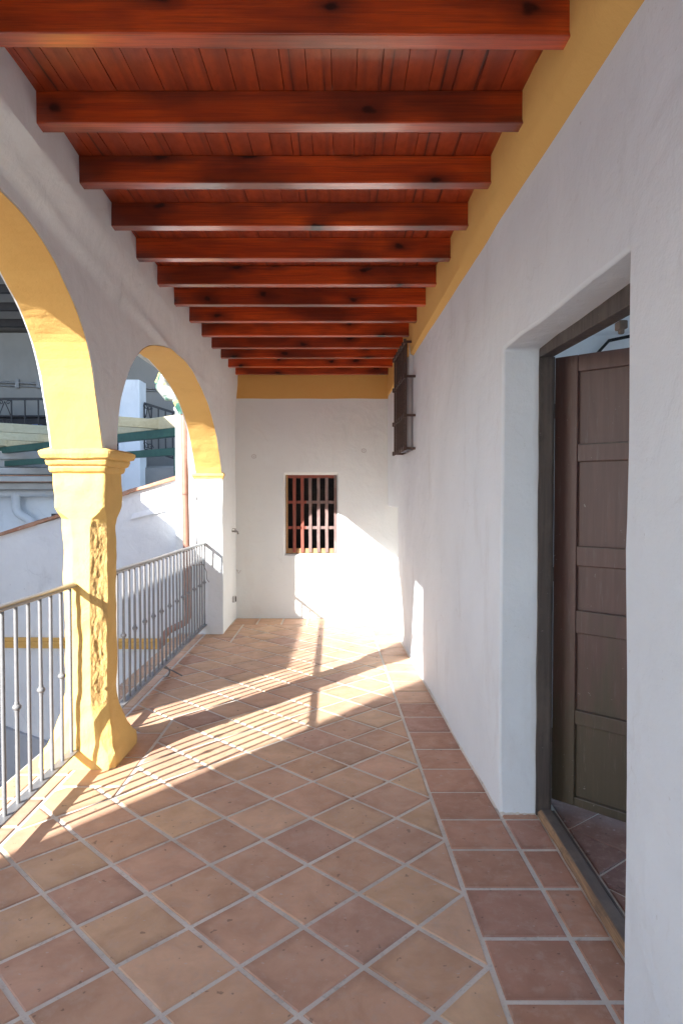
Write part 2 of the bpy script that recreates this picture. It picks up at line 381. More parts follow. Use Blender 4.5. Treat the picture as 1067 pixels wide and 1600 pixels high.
# border by the end wall, by the piers and along the balcony edge
x = -1.3
while x < .30:
    rect(fl, x, min(x + .295, .325), 7.93, YB, TINTS[:6]); x += .295
rect(fl, .60, .75, 7.26, 7.75, TINTS); rect(fl, .60, .75, 7.75, 8.3, TINTS)
for a, b in ((3.52, 3.92), (3.92, 4.32), (7.2, 7.56), (7.56, 7.93)): rect(fl, XL + .002, XP, a, b, TINTS[:6])
for xa, xb_ in ((-1.655, XL), (-1.80, -1.655)):
    yy = -3.0
    while yy < 7.38:
        rect(fl, xa, xb_, yy, min(yy + .29, 7.38), TINTS[:6]); yy += .29
# room behind the door
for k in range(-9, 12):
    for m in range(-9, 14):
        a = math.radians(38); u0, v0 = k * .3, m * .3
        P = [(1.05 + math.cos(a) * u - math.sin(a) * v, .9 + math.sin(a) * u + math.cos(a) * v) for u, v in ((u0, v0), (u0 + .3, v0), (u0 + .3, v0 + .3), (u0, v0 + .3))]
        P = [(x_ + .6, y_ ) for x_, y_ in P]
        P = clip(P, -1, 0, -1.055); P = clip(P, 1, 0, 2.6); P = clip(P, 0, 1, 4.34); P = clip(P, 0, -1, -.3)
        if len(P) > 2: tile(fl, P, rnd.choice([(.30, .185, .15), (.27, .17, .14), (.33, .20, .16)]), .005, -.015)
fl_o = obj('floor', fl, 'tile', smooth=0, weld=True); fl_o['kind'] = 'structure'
g = MB(); g.box(-1.80, 1.0, -3.0, 8.5, -.28, -.0045); g.box(1.0, 4.4, .1, 4.6, -.28, -.0215)
go = obj('floor_bed', g, 'grout', smooth=0); go['kind'] = 'structure'

# ------------------------------------------------------------------ house wall on the right
def house_x(Y, z):
    return xw(Y) + nz(0, Y, z, 1.1, .010) + nz(3, Y, z, 3.2, .004) + .006 * math.exp(-z * 3)
zb_pts = [(-3, 2.87), (1.85, 2.868), (2.64, 2.858), (3.65, 2.838), (6.2, 2.80), (8.4, 2.728)]
hw = thing('house_wall', 'long white plastered house wall with a doorway and a high barred window', 'wall', (.8, 3, 0))
mb = MB()
OPEN = [(1.91, 3.215, -1, 2.232, .17), (6.17, 6.96, 1.95, 2.62, .28), (7.27, 8.31, -1, 1.387, .14)]   # y0,y1,z0,z1,depth
def grid(lo, hi, cuts, step):
    pts = sorted({lo, hi, *[c for c in cuts if lo < c < hi]}); out = []
    for a, b in zip(pts, pts[1:]):
        n = max(1, round((b - a) / step)); out += [a + (b - a) * k / n for k in range(n)]
    return out + [pts[-1]]
Ys = grid(-3, YB, [c for o in OPEN for c in o[:2]], .09)
Zs = grid(0, 2.62, [c for o in OPEN for c in o[2:4]], .09)
def wob(Y, z):   # uneven plaster arrises
    return (Y + nz(7, Y * .4, z, 2.6, .007) + nz(9, 0, z, 9, .003), z + nz(5, Y, z * .4, 2.2, .006) + nz(8, Y, 0, 8, .003) if z > .02 and z < 2.61 else z)
def hp(Y, z):
    w = wob(Y, z); Yv = w[0] if Y < 8.3 and Y > -2.99 else Y
    return (house_x(Yv, w[1]), Yv, w[1])
inside = lambda Y, z: any(o[0] < Y < o[1] and o[2] < z < o[3] for o in OPEN)
for a, b in zip(Ys, Ys[1:]):
    for c, d in zip(Zs, Zs[1:]):
        if not inside((a + b) / 2, (c + d) / 2): mb.quad(hp(a, c), hp(b, c), hp(b, d), hp(a, d))
for (y0, y1, z0, z1, dep) in OPEN:
    z0c = max(z0, 0)
    def rp(Y, z, t):
        p = hp(Y, z); xe = .945 if dep == .17 else xw(Y) + dep
        return (lin(p[0], xe, t), p[1], p[2])
    zz = [z for z in Zs if z0c - 1e-6 <= z <= z1 + 1e-6]; yv = [q for q in Ys if y0 - 1e-6 <= q <= y1 + 1e-6]
    N = 3
    for c, d in zip(zz, zz[1:]):
        for Y in (y0, y1):
            if Y > 8.3: continue
            for k in range(N): mb.quad(rp(Y, c, k / N), rp(Y, d, k / N), rp(Y, d, (k + 1) / N), rp(Y, c, (k + 1) / N))
    for a, b in zip(yv, yv[1:]):
        for z in ([z1] if z0 < 0 else ([z0, z1] if z1 < 2.6 else [z0])):
            for k in range(N): mb.quad(rp(a, z, k / N), rp(b, z, k / N), rp(b, z, (k + 1) / N), rp(a, z, (k + 1) / N))
    if dep == .14:
        for a, b in zip(yv, yv[1:]):
            for c, d in zip(zz, zz[1:]): mb.quad(rp(a, c, 1), rp(b, c, 1), rp(b, d, 1), rp(a, d, 1))
# strip between the grid and the ochre band
def ztop(Y): return interp(zb_pts, Y) + nz(2, Y, 0, 2.5, .006)
for a, b in zip(Ys, Ys[1:]):
    if 6.17 < (a + b) / 2 < 6.96: continue
    for k in range(3):
        za0, za1 = lin(2.62, ztop(a), k / 3), lin(2.62, ztop(a), (k + 1) / 3); zb0, zb1 = lin(2.62, ztop(b), k / 3), lin(2.62, ztop(b), (k + 1) / 3)
        f = lambda Y, z, kk: hp(Y, z) if kk == 0 else (house_x(Y, z), Y if Y > 8.3 or Y < -2.9 else Y, z)
        mb.quad(f(a, za0, k), f(b, zb0, k), f(b, zb1, 1), f(a, za1, 1))
obj('wall_face', mb, 'white_house', hw, weld=True, smooth=45, bevel=.012)
# ochre band with a small ledge under it
mb = MB()
def fold(Y): return lin(.058, .014, min(max((Y - 1.8) / 6.4, 0), 1))
Yb = grid(-3, YB, [6.17, 6.96], .09)
for a, b in zip(Yb, Yb[1:]):
    rows = []
    for Y in (a, b):
        zt = ztop(Y); xo = house_x(Y, zt); xf = xo - fold(Y); xt = xb(Y) + nz(1, Y, 3, 2, .006)
        r = [(xo + .004, Y, zt - .002), (xf, Y, zt + fold(Y) * .75), (lin(xf, xt, .45) + nz(4, Y, 1, 2, .004), Y, lin(zt, 2.99, .5)), (xt, Y, 2.99), (xt, Y, 3.13)]
        rows.append(r)
    win = 6.17 < (a + b) / 2 < 6.96
    for k in range(4):
        if win and k < 2: continue
        mb.quad(rows[0][k], rows[1][k], rows[1][k + 1], rows[0][k + 1])
# head of the window recess cut into the band
z1 = 2.93
for a, b in zip(Yb, Yb[1:]):
    if not 6.17 < (a + b) / 2 < 6.96: continue
    mb.quad((xb(a) + .01, a, z1), (xb(b) + .01, b, z1), (xw(b) + .28, b, z1), (xw(a) + .28, a, z1))
obj('painted_band', mb, 'yellow', hw, weld=True, smooth=40)
mb = MB()
for Y in (6.17, 6.96):
    mb.quad((xb(Y) + .005, Y, 2.61), (xw(Y) + .28, Y, 2.61), (xw(Y) + .28, Y, 2.935), (xb(Y) + .005, Y, 2.935))
obj('window_reveal', mb, 'white_house', hw, smooth=0)
mb = MB(); 
def sh(y0, y1, za, zb_, d0, d1): mb.hexa([(xw(y0) + d0, y0, za), (xw(y0) + d1, y0, za), (xw(y1) + d1, y1, za), (xw(y1) + d0, y1, za)], [(xw(y0) + d0, y0, zb_), (xw(y0) + d1, y0, zb_), (xw(y1) + d1, y1, zb_), (xw(y1) + d0, y1, zb_)])
sh(6.185, 6.945, 1.965, 2.928, .052, .08)
for yv in (6.225, 6.565, 6.905): sh(yv - .035, yv + .035, 1.966, 2.927, .036, .051)

obj('shutter', mb, 'glass_shutter', hw, smooth=0, label='closed grey shutter deep in the barred window')

mb = MB(); m_ = lambda Y: (.004 + abs(nz(3, Y, 1, 11, .012)), .003 + abs(nz(5, Y, 2, 14, .014)))
for k in range(160):
    a, b = lin(-2.9, 8.2, k / 160), lin(-2.9, 8.2, (k + 1) / 160)
    if (a < 3.22 and b > 1.9) or b > 7.25: continue
    (wa, ha), (wb, hb) = m_(a), m_(b); pa, pb = house_x(a, .01), house_x(b, .01)
    mb.quad((pa - wa - .006, a, -.003), (pb - wb - .006, b, -.003), (pb + .004, b, hb), (pa + .004, a, ha))
for k in range(12):
    a, b = lin(.765, .94, k / 12), lin(.765, .94, (k + 1) / 12); f = lambda x: (.006 + abs(nz(x, 3, 1, 30, .02)), .005 + abs(nz(x, 5, 2, 30, .03)))
    mb.quad((a, 3.208 - f(a)[0], -.003), (b, 3.208 - f(b)[0], -.003), (b, 3.222, f(b)[1]), (a, 3.222, f(a)[1]))
obj('mortar_edge', mb, 'grout', hw, weld=True, smooth=0)

# ------------------------------------------------------------------ room behind the door
rw = thing('room_wall', 'pale blue-white walls and ceiling of the room behind the open door', 'wall', (2.6, 2.4, 0))
mb = MB()
X0, X1, Y0, Y1, ZC = 1.06, 4.3, .25, 4.35, 2.56
def sub(mb, o, u, v, n=6):
    o, u, v = Vector(o), Vector(u), Vector(v)
    for i in range(n):
        for j in range(n): mb.quad(o + u * (i / n) + v * (j / n), o + u * ((i + 1) / n) + v * (j / n), o + u * ((i + 1) / n) + v * ((j + 1) / n), o + u * (i / n) + v * ((j + 1) / n))
sub(mb, (X0, Y1, -.02), (X1 - X0, 0, 0), (0, 0, ZC + .02)); sub(mb, (X0, Y0, -.02), (X1 - X0, 0, 0), (0, 0, ZC + .02))
sub(mb, (X0, Y0, ZC), (X1 - X0, 0, 0), (0, Y1 - Y0, 0))
# outer side with a wide opening to the light, and the corridor side round the doorway
mb.quad((X1, Y0, -.02), (X1, Y1, -.02), (X1, Y1, .6), (X1, Y0, .6)); mb.quad((X1, Y0, 2.4), (X1, Y1, 2.4), (X1, Y1, ZC), (X1, Y0, ZC))
mb.quad((X0, Y0, -.02), (X0, 1.86, -.02), (X0, 1.86, ZC), (X0, Y0, ZC)); mb.quad((X0, 3.42, -.02), (X0, Y1, -.02), (X0, Y1, ZC), (X0, 3.42, ZC)); mb.quad((X0, 1.86, 2.36), (X0, 3.42, 2.36), (X0, 3.42, ZC), (X0, 1.86, ZC))
# splay from the frame to the room
mb.quad((1.0, 3.31, -.02), (X0, 3.42, -.02), (X0, 3.42, 2.36), (1.0, 3.31, 2.27)); mb.quad((1.0, 1.86, 2.27), (1.0, 3.31, 2.27), (X0, 3.42, 2.36), (X0, 1.86, 2.36)); mb.quad((.95, 1.86, -.02), (X0, 1.86, -.02), (X0, 1.86, 2.36), (.95, 1.86, 2.3))
obj('wall_face', mb, 'white_house', rw, smooth=0)
mb = MB(); pts = [(1.62, 4.33, 2.2), (1.63, 4.33, 2.44), (1.70, 4.32, 2.52), (1.9, 4.2, 2.545), (2.2, 4.05, 2.55)]
mb.tube(pts, .011, 8); tag(obj('electric_cable', mb, 'black', smooth=60), 'black cable hanging from the room ceiling above the open door', 'cable')

# ------------------------------------------------------------------ door frame, leaf, threshold
df = thing('door_frame', 'old dark wooden door frame set into the white doorway', 'door frame', (.97, 2.6, 0))
mb = MB()
n = 24
for k in range(n):
    za, zb2 = 2.2 * k / n, 2.2 * (k + 1) / n
    w = lambda z: nz(1, 0, z, 5, .004)
    mb.hexa([(.935 + w(za), 3.20, za), (.998, 3.205, za), (.998, 3.30, za), (.935 + w(za), 3.30, za)], [(.935 + w(zb2), 3.20, zb2), (.998, 3.205, zb2), (.998, 3.30, zb2), (.935 + w(zb2), 3.30, zb2)])
mb.box(.998, 1.018, 3.235, 3.30, 0, 2.2)
obj('post', mb, 'door_frame', df, weld=False, smooth=0)
mb = MB(); mb.box(.935, .998, 1.84, 1.925, 0, 2.2); obj('post', mb, 'door_frame', df, smooth=0, bevel=.004)
mb = MB()
mb.hexa([(.935, 1.84, 2.150), (.998, 1.84, 2.150), (.998, 3.30, 2.195), (.935, 3.30, 2.195)], [(.935, 1.84, 2.235), (.998, 1.84, 2.235), (.998, 3.30, 2.262), (.935, 3.30, 2.262)])
mb.hexa([(.998, 1.84, 2.172), (1.02, 1.84, 2.172), (1.02, 3.30, 2.217), (.998, 3.30, 2.217)], [(.998, 1.84, 2.235), (1.02, 1.84, 2.235), (1.02, 3.30, 2.262), (.998, 3.30, 2.262)])
obj('lintel', mb, 'door_frame', df, smooth=0, bevel=.003)
mb = MB(); mb.bar((1.01, 2.43, 2.155), (1.01, 2.48, 2.155), .03, .03); mb.tube([(1.01, 2.455, 2.155), (1.01, 2.455, 2.125)], .012, 8)
obj('latch', mb, 'sill', df, smooth=0, bevel=.006)

th = thing('door_sill', 'worn timber door sill with bare orange-brown front edge', 'door sill', (.97, 2.5, 0))
mb = MB(); mb.box(.958, 1.008, 1.86, 3.203, -.015, .030); mb.box(1.014, 1.030, 1.86, 3.225, -.015, .014)
obj('board', mb, 'sill', th, smooth=0, bevel=.005)
mb = MB()
N = 30
for k in range(N):
    a, b = lin(1.87, 3.205, k / N), lin(1.87, 3.205, (k + 1) / N)
    e = lambda Y: (.944 + nz(2, Y, 0, 7, .006), .020 + nz(6, Y, 0, 9, .007))
    (xa, za), (xc, zc) = e(a), e(b)
    mb.hexa([(xa, a, -.012), (.958, a, -.012), (.958, b, -.012), (xc, b, -.012)], [(xa, a, za - .006), (.958, a, .028), (.958, b, .028), (xc, b, zc - .006)])
obj('worn_edge', mb, 'sill_edge', th, smooth=0)

dr = thing('door', 'old brown panelled door leaf standing half open into the room', 'door', (1.055, 3.315, .03))
hx, hy = 1.072, 3.345; dx, dy = .735, -.678; W = .68; nxn, nyn = dy, -dx     # face normal towards the corridor
def dp(u, w, z): return (hx + dx * u + nxn * w, hy + dy * u + nyn * w, z)
def dbox(mb, u0, u1, w0, w1, z0, z1): mb.hexa([dp(u0, w0, z0), dp(u1, w0, z0), dp(u1, w1, z0), dp(u0, w1, z0)], [dp(u0, w0, z1), dp(u1, w0, z1), dp(u1, w1, z1), dp(u0, w1, z1)])
rows = [(.075, .43), (.50, .875), (.985, 1.20), (1.295, 1.70), (1.785, 2.13)]
mb = MB(); dbox(mb, 0, .115, 0, .045, .03, 2.21); obj('stile', mb, 'door', dr, smooth=0, bevel=.004)
mb = MB(); dbox(mb, W - .1, W, 0, .045, .03, 2.21); obj('stile', mb, 'door', dr, smooth=0, bevel=.004)
zr = [.03] + [z for r in rows for z in r] + [2.21]
for k in range(0, len(zr), 2):
    mb = MB(); dbox(mb, .1155, W - .1005, 0, .044, zr[k], zr[k + 1]); obj('rail', mb, 'door', dr, smooth=0, bevel=.004)
for k, (a, b) in enumerate(rows):
    mb = MB(); dbox(mb, .115, W - .1, .008, .024, a, b); dbox(mb, .125, W - .11, .0443, .0453, a - .0055, a - .0015); mb.mi[-6:] = [1] * 6  # paler strip under each panel paints in light caught on the chamfer
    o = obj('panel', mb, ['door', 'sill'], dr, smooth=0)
    if k < 2: o['label'] = 'greenish worn lower door panel'
for z in (.35, 1.15, 1.95):
    mb = MB(); mb.tube([(1.030, 3.316, z - .05), (1.030, 3.316, z + .05)], .011, 8); mb.box(1.016, 1.05, 3.310, 3.318, z - .035, z + .035); obj('hinge', mb, 'black_iron', dr, smooth=50)

# ------------------------------------------------------------------ end wall with the wooden barred window
bw = thing('end_wall', 'white plastered wall closing the far end of the porch', 'wall', (-.3, YB, 0))
mb = MB()
wx0, wx1, wz0, wz1 = -.712, -.042, .775, 1.80
Xs = grid(-1.62, .80, [wx0, wx1], .09); Zs2 = grid(0, 2.716, [wz0, wz1], .09)
def bp(x, z):
    e = 1 if -1.29 < x < .55 else 0
    return (x + nz(11, x * .5, z, 3, .004), YB + e * (nz(x, 20, z, 1.2, .012) + nz(x, 21, z, 4, .004)), z)
for a, b in zip(Xs, Xs[1:]):
    for c, d in zip(Zs2, Zs2[1:]):
        if not (wx0 < (a + b) / 2 < wx1 and wz0 < (c + d) / 2 < wz1): mb.quad(bp(a, c), bp(b, c), bp(b, d), bp(a, d))
for c, d in zip(Zs2, Zs2[1:]):
    if wz0 <= (c + d) / 2 <= wz1:
        for x, sx in ((wx0, .022), (wx1, -.016)):
            p, q = bp(x, c), bp(x, d); mb.quad(p, q, (q[0] + sx, YB + .055, q[2]), (p[0] + sx, YB + .055, p[2]))
for a, b in zip(Xs, Xs[1:]):
    if wx0 <= (a + b) / 2 <= wx1:
        for z, sz in ((wz0, .022), (wz1, -.03)):
            p, q = bp(a, z), bp(b, z); mb.quad(p, q, (q[0], YB + .055, q[2] + sz), (p[0], YB + .055, p[2] + sz))
obj('wall_face', mb, 'white', bw, weld=True, smooth=45, bevel=.006)
mb = MB()
for a, b in zip(Xs, Xs[1:]):
    f = lambda x, t: (x, YB + (nz(x, 20, 2.716, 1.2, .012) + nz(x, 21, 2.716, 4, .004) if -1.29 < x < .55 else 0) - .006 + nz(x, t, 9, 3, .002), lin(2.708 + nz(x, 0, 0, 3, .005), 3.13, t))
    for k in range(3): mb.quad(f(a, k / 3), f(b, k / 3), f(b, (k + 1) / 3), f(a, (k + 1) / 3))
obj('painted_band', mb, 'yellow', bw, weld=True)
mb = MB(); mb.box(-1.0, .3, YB + .60, YB + .64, .3, 2.4); mb.box(-1.0, .3, YB + .065, YB + .60, .25, .3); mb.box(-1.0, .3, YB + .065, YB + .6, 2.4, 2.45); mb.box(-1.0, -.95, YB + .065, YB + .6, .3, 2.4); mb.box(.25, .3, YB + .065, YB + .6, .3, 2.4)
mb.box(-.62, -.60, YB + .4, YB + .42, 1.3, 1.45)
obj('window_recess', mb, 'dark', bw, smooth=0)

wn = thing('barred_window', 'small window with red and grey wooden bars in the end wall', 'window', (-.38, YB + .05, .8))
yf = YB + .045
def fr(mb, x0, x1, z0, z1, y0=0., y1=.05): mb.box(x0, x1, yf + y0, yf + y1, z0, z1)
mb = MB(); fr(mb, -.688, -.664, .80, 1.775); obj('frame_stile', mb, 'win_raw', wn, smooth=0, bevel=.003, label='bare orange wood stile at the left of the barred window')
mb = MB(); fr(mb, -.092, -.062, .80, 1.775); obj('frame_stile', mb, 'win_grey', wn, smooth=0, bevel=.003)
mb = MB(); fr(mb, -.6635, -.0925, 1.735, 1.772, .001); obj('head_rail', mb, 'win_red', wn, smooth=0, bevel=.003)
mb = MB(); fr(mb, -.6635, -.0925, .80, .862, .012); obj('bottom_rail', mb, 'win_raw', wn, smooth=0, bevel=.003)
for k, x in enumerate((-.582, -.484, -.387, -.285, -.183)):
    mb = MB(); zt = 1.74
    for i in range(12):
        a, b = lin(.815, zt, i / 12), lin(.815, zt, (i + 1) / 12); e = lambda z: nz(x, 5, z, 9, .0035)
        mb.hexa([(x - .019 + e(a), yf - .012, a), (x + .019 + e(a), yf - .012, a), (x + .019, yf + .025, a), (x - .019, yf + .025, a)], [(x - .019 + e(b), yf - .012, b), (x + .019 + e(b), yf - .012, b), (x + .019, yf + .025, b), (x - .019, yf + .025, b)])
    o = obj('bar', mb, 'win_red' if k < 2 else 'win_grey', wn, smooth=0)
    o['label'] = 'red painted window bar' if k < 2 else 'weathered grey window bar'
for z in (1.437, 1.121):
    mb = MB(); fr(mb, -.6635, -.435, z - .018, z + .018, .002, .022); fr(mb, -.435, -.0925, z - .018, z + .018, .002, .022, ); 
    mb.mi = [0] * 6 + [1] * 6
    obj('cross_bar', mb, ['win_red', 'win_grey'], wn, smooth=0)

# iron grille on the house wall
gr = thing('iron_grille', 'rusty wrought iron cage grille over the high window by the end wall', 'window grille', (.56, 6.45, 1.94))
xg = lambda Y: .80 - .0369 * Y - .005
bars = [6.02, 6.16, 6.30, 6.44, 6.58, 6.72, 6.88]
for Y in bars:
    mb = MB(); mb.bar((xg(Y), Y, 1.935), (xg(Y), Y, 2.905), .017, .017, (0, 1, 0))
    for i in range(40): pass
    obj('bar', mb, 'iron', gr, smooth=0, bevel=.003)
for z in (1.95, 2.245, 2.59, 2.895):
    mb = MB(); mb.bar((xg(6.0) - .012, 6.0, z), (xg(6.9) - .012, 6.9, z), .008, .032)
    for Y in bars: mb.bar((xg(Y) - .012, Y - .02, z), (xg(Y) - .012, Y + .02, z), .024, .04)
    for Y in (6.03, 6.89): mb.bar((xg(Y) - .01, Y, z), (xw(Y) + .03, Y, z), .012, .022)
    obj('cross_bar', mb, 'iron', gr, smooth=0, bevel=.002)

# ------------------------------------------------------------------ arcade on the left
XI, XO = -1.300, -1.590
near = [(.92, 1.79), (.935, 1.9), (.98, 2.05), (1.04, 2.18), (1.16, 2.36), (1.3, 2.48), (1.44, 2.57), (1.70, 2.665), (1.95, 2.705), (2.3, 2.722), (2.6, 2.715), (2.77, 2.705), (2.93, 2.672), (3.07, 2.625), (3.19, 2.565), (3.32, 2.485), (3.455, 2.365), (3.53, 2.25), (3.587, 2.127), (3.631, 1.998), (3.665, 1.89), (3.69, 1.795)]
far = [(3.935, 1.795), (3.95, 1.92), (3.98, 2.04), (4.04, 2.15), (4.126, 2.253), (4.21, 2.345), (4.324, 2.435), (4.48, 2.515), (4.695, 2.580), (4.95, 2.628), (5.23, 2.652), (5.55, 2.650), (5.895, 2.612), (6.25, 2.55), (6.594, 2.445), (6.85, 2.31), (7.0, 2.19), (7.10, 2.07), (7.20, 1.95), (7.29, 1.84), (7.345, 1.745)]
def dens(p, step=.05):
    out = []
    for (a, b), (c, d) in zip(p, p[1:]):
        n = max(1, round(math.hypot(c - a, d - b) / step)); out += [(lin(a, c, k / n), lin(b, d, k / n)) for k in range(n)]
    return out + [p[-1]]
def smooth_path(p):
    for _ in range(2): p = [p[0]] + [((a[0] + 2 * b[0] + c[0]) / 4, (a[1] + 2 * b[1] + c[1]) / 4) for a, b, c in zip(p, p[1:], p[2:])] + [p[-1]]
    return p
nearD, farD = smooth_path(dens(near)), smooth_path(dens(far))
back = [(y - 2.98, z) for y, z in nearD]           # one more bay behind the camera
def vert(y, z0, z1, n): return [(y, lin(z0, z1, k / n)) for k in range(n + 1)]
path = ([(-3.0, 0), (-2.55, 0), (-2.08, 0)] + vert(-2.07, 0, 1.79, 18)[1:] + back[1:] + vert(.71, 1.79, 0, 18)[1:] + [(.80, 0), (.91, 0)] + vert(.92, 0, 1.79, 18)[1:] + nearD[1:] + [(3.77, 1.795), (3.85, 1.795)] + farD
        + [(7.345, 1.70)] + vert(7.36, 1.68, 0, 18) + [(7.6, 0), (7.9, 0), (8.1, 0), (YB + .3, 0)])
crease = [(-3, 2.83), (2.6, 2.815), (3.2, 2.755), (3.7, 2.73), (4.86, 2.655), (5.43, 2.61), (6.4, 2.60), (7.3, 2.62), (9, 2.64)]
topin = [(-3, .135), (2.2, .135), (2.67, .122), (3.17, .098), (3.7, .072), (4.2, .052), (5.6, .036), (9, .03)]
def ain(Y, z):
    zc = interp(crease, Y); t = interp(topin, Y)
    x = XI + nz(30, Y, z, 1.2, .010) + nz(31, Y, z, 3.5, .004)
    d = z - zc
    x += t * min(max((d + .03) / max(.08, 2.93 - zc), 0), 1)
    x += .016 * math.exp(-(d / .028) ** 2) * (1 if Y < 5.6 else math.exp(-(Y - 5.6) * 1.2))
    if Y < 5: x -= .010 * min(max(-d / .5, 0), 1) * (5 - Y) / 3
    return x
ZT = 3.12; NZ = 26
def wobA(Y, z): return (Y + nz(40, Y, z, 5, .007) + nz(41, Y, z, 13, .002), z + (nz(42, Y, z, 4, .005) + nz(43, Y, z, 13, .002) if z > .05 else 0))
path = [wobA(*p) for p in path]
aw = thing('arcade_wall', 'white arcade wall with ochre arch undersides open to the courtyard', 'wall', (-1.45, 3.8, 0))
mb = MB()
cols = []
for (Y, z) in path:
    ci = []; 
    for k in range(NZ + 1):
        t = (k / NZ); zz = lin(z, ZT, t); ci.append((ain(Y, zz), Y, zz))
    co = [(XO + nz(50, Y, lin(z, ZT, k / 6), 1.5, .006), Y, lin(z, ZT, k / 6)) for k in range(7)]
    cols.append((ci, co))
for (a, ao), (b, bo) in zip(cols, cols[1:]):
    for k in range(NZ): mb.quad(a[k], b[k], b[k + 1], a[k + 1])
    for k in range(6): mb.quad(ao[k], bo[k], bo[k + 1], ao[k + 1])
    for k in range(4):
        f = lambda p, q, t: tuple(lin(p[i], q[i], t) for i in range(3))
        mb.quad(f(a[0], ao[0], k / 4), f(b[0], bo[0], k / 4), f(b[0], bo[0], (k + 1) / 4), f(a[0], ao[0], (k + 1) / 4))
obj('wall_face', mb, 'white', aw, weld=True, smooth=50, bevel=.007)
def soffit(pts, name='arch_soffit'):
    pts = [wobA(*p) for p in pts]; n = len(pts); mb = MB(); NX = 10
    rows = []
    for i, (Y, z) in enumerate(pts):
        p, q = pts[max(i - 1, 0)], pts[min(i + 1, n - 1)]; ty, tz = q[0] - p[0], q[1] - p[1]; L = math.hypot(ty, tz); ny, nz_ = tz / L, -ty / L   # inward into the opening
        r = []
        for k in range(NX + 1):
            x = lin(ain(Y, z) - .004, XO + .010 + nz(60, Y, z, 8, .005), k / NX); d = .006 + nz(x, Y, z, 7, .005) + nz(x + 9, Y, z, 2.5, .006); d = max(d, .0025)
            r.append((x, Y + ny * d, z + nz_ * d))
        rows.append(r)
    for a, b in zip(rows, rows[1:]):
        for k in range(NX): mb.quad(a[k], b[k], b[k + 1], a[k + 1])
    return obj(name, mb, 'yellow', aw, smooth=60)
soffit(nearD); soffit(farD); soffit(back)
# impost moulding of the far pier
mb = MB()
prof = [(.0, 1.700), (.012, 1.703), (.024, 1.715), (.030, 1.728), (.042, 1.735), (.046, 1.752), (.030, 1.768), (.0, 1.772)]
def ringpts(d, z):
    xs = [(XO - .01 - d * .6, 7.60), (XO - .01 - d * .6, 7.36 - d), (XI + d * .5, 7.36 - d), (XI + d * .5, 7.40)]
    out = []
    for (a, b), (c, e) in zip(xs, xs[1:]):
        for k in range(8): out.append((lin(a, c, k / 8) + nz(a, k, z * 9, 4, .003), lin(b, e, k / 8) + nz(k * .3, z * 7, 1, 3, .004), z + nz(k * .4, a, b, 3, .004)))
    out.append((xs[-1][0], xs[-1][1], z)); return out
R = [ringpts(d, z) for d, z in prof]
for a, b in zip(R, R[1:]):
    for k in range(len(a) - 1): mb.quad(a[k], a[k + 1], b[k + 1], b[k])
obj('impost', mb, 'yellow_stone', aw, smooth=60)

# ------------------------------------------------------------------ the ochre column
cl = thing('stone_column', 'ochre painted stone column with a rough chamfered corner between two railings', 'column', (-1.45, 3.89, 0))
def section(x0, x1, y0, y1, c, n=9):   # rounded rectangle with chamfered corners, starting on the front face
    P = [(x0 + c, y0), (x1 - c, y0), (x1, y0 + c * .78), (x1, y1 - c), (x1 - c, y1), (x0 + c, y1), (x0, y1 - c), (x0, y0 + c)]
    out = []; seg = []
    for i in range(8):
        a, b = P[i], P[(i + 1) % 8]
        for k in range(n): out.append((lin(a[0], b[0], k / n), lin(a[1], b[1], k / n))); seg.append((i, k / n))
    return out, seg
KEY = [  # z, x0, x1, y0, y1, chamfer
    (0.0, -1.715, -1.272, 3.735, 4.165, .030), (.03, -1.71, -1.270, 3.735, 4.170, .030), (.08, -1.70, -1.272, 3.738, 4.168, .034), (.12, -1.672, -1.288, 3.742, 4.140, .045), (.17, -1.655, -1.298, 3.747, 4.118, .06), (.23, -1.63, -1.312, 3.752, 4.09, .07), (.30, -1.60, -1.325, 3.757, 4.065, .075), (.38, -1.588, -1.332, 3.760, 4.055, .075),
    (.42, -1.584, -1.334, 3.760, 4.050, .075), (1.0, -1.580, -1.330, 3.757, 4.045, .078), (1.36, -1.582, -1.325, 3.755, 4.045, .076), (1.405, -1.585, -1.320, 3.752, 4.043, .070), (1.44, -1.592, -1.316, 3.748, 4.042, .030), (1.47, -1.598, -1.314, 3.745, 4.042, .008), (1.665, -1.605, -1.310, 3.742, 4.040, .006)]
CAPK = [(1.660, -1.605, -1.310, 3.742, 4.040, .006), (1.672, -1.614, -1.298, 3.722, 4.055, .006), (1.690, -1.617, -1.292, 3.712, 4.060, .008), (1.700, -1.616, -1.294, 3.715, 4.058, .006), (1.706, -1.623, -1.282, 3.698, 4.070, .006), (1.728, -1.626, -1.276, 3.690, 4.076, .008), (1.738, -1.624, -1.280, 3.694, 4.072, .006), (1.744, -1.633, -1.262, 3.672, 4.088, .006), (1.765, -1.639, -1.252, 3.660, 4.098, .010), (1.782, -1.640, -1.250, 3.658, 4.100, .010), (1.792, -1.630, -1.27, 3.68, 4.08, .008), (1.800, -1.598, -1.305, 3.70, 3.98, .006)]
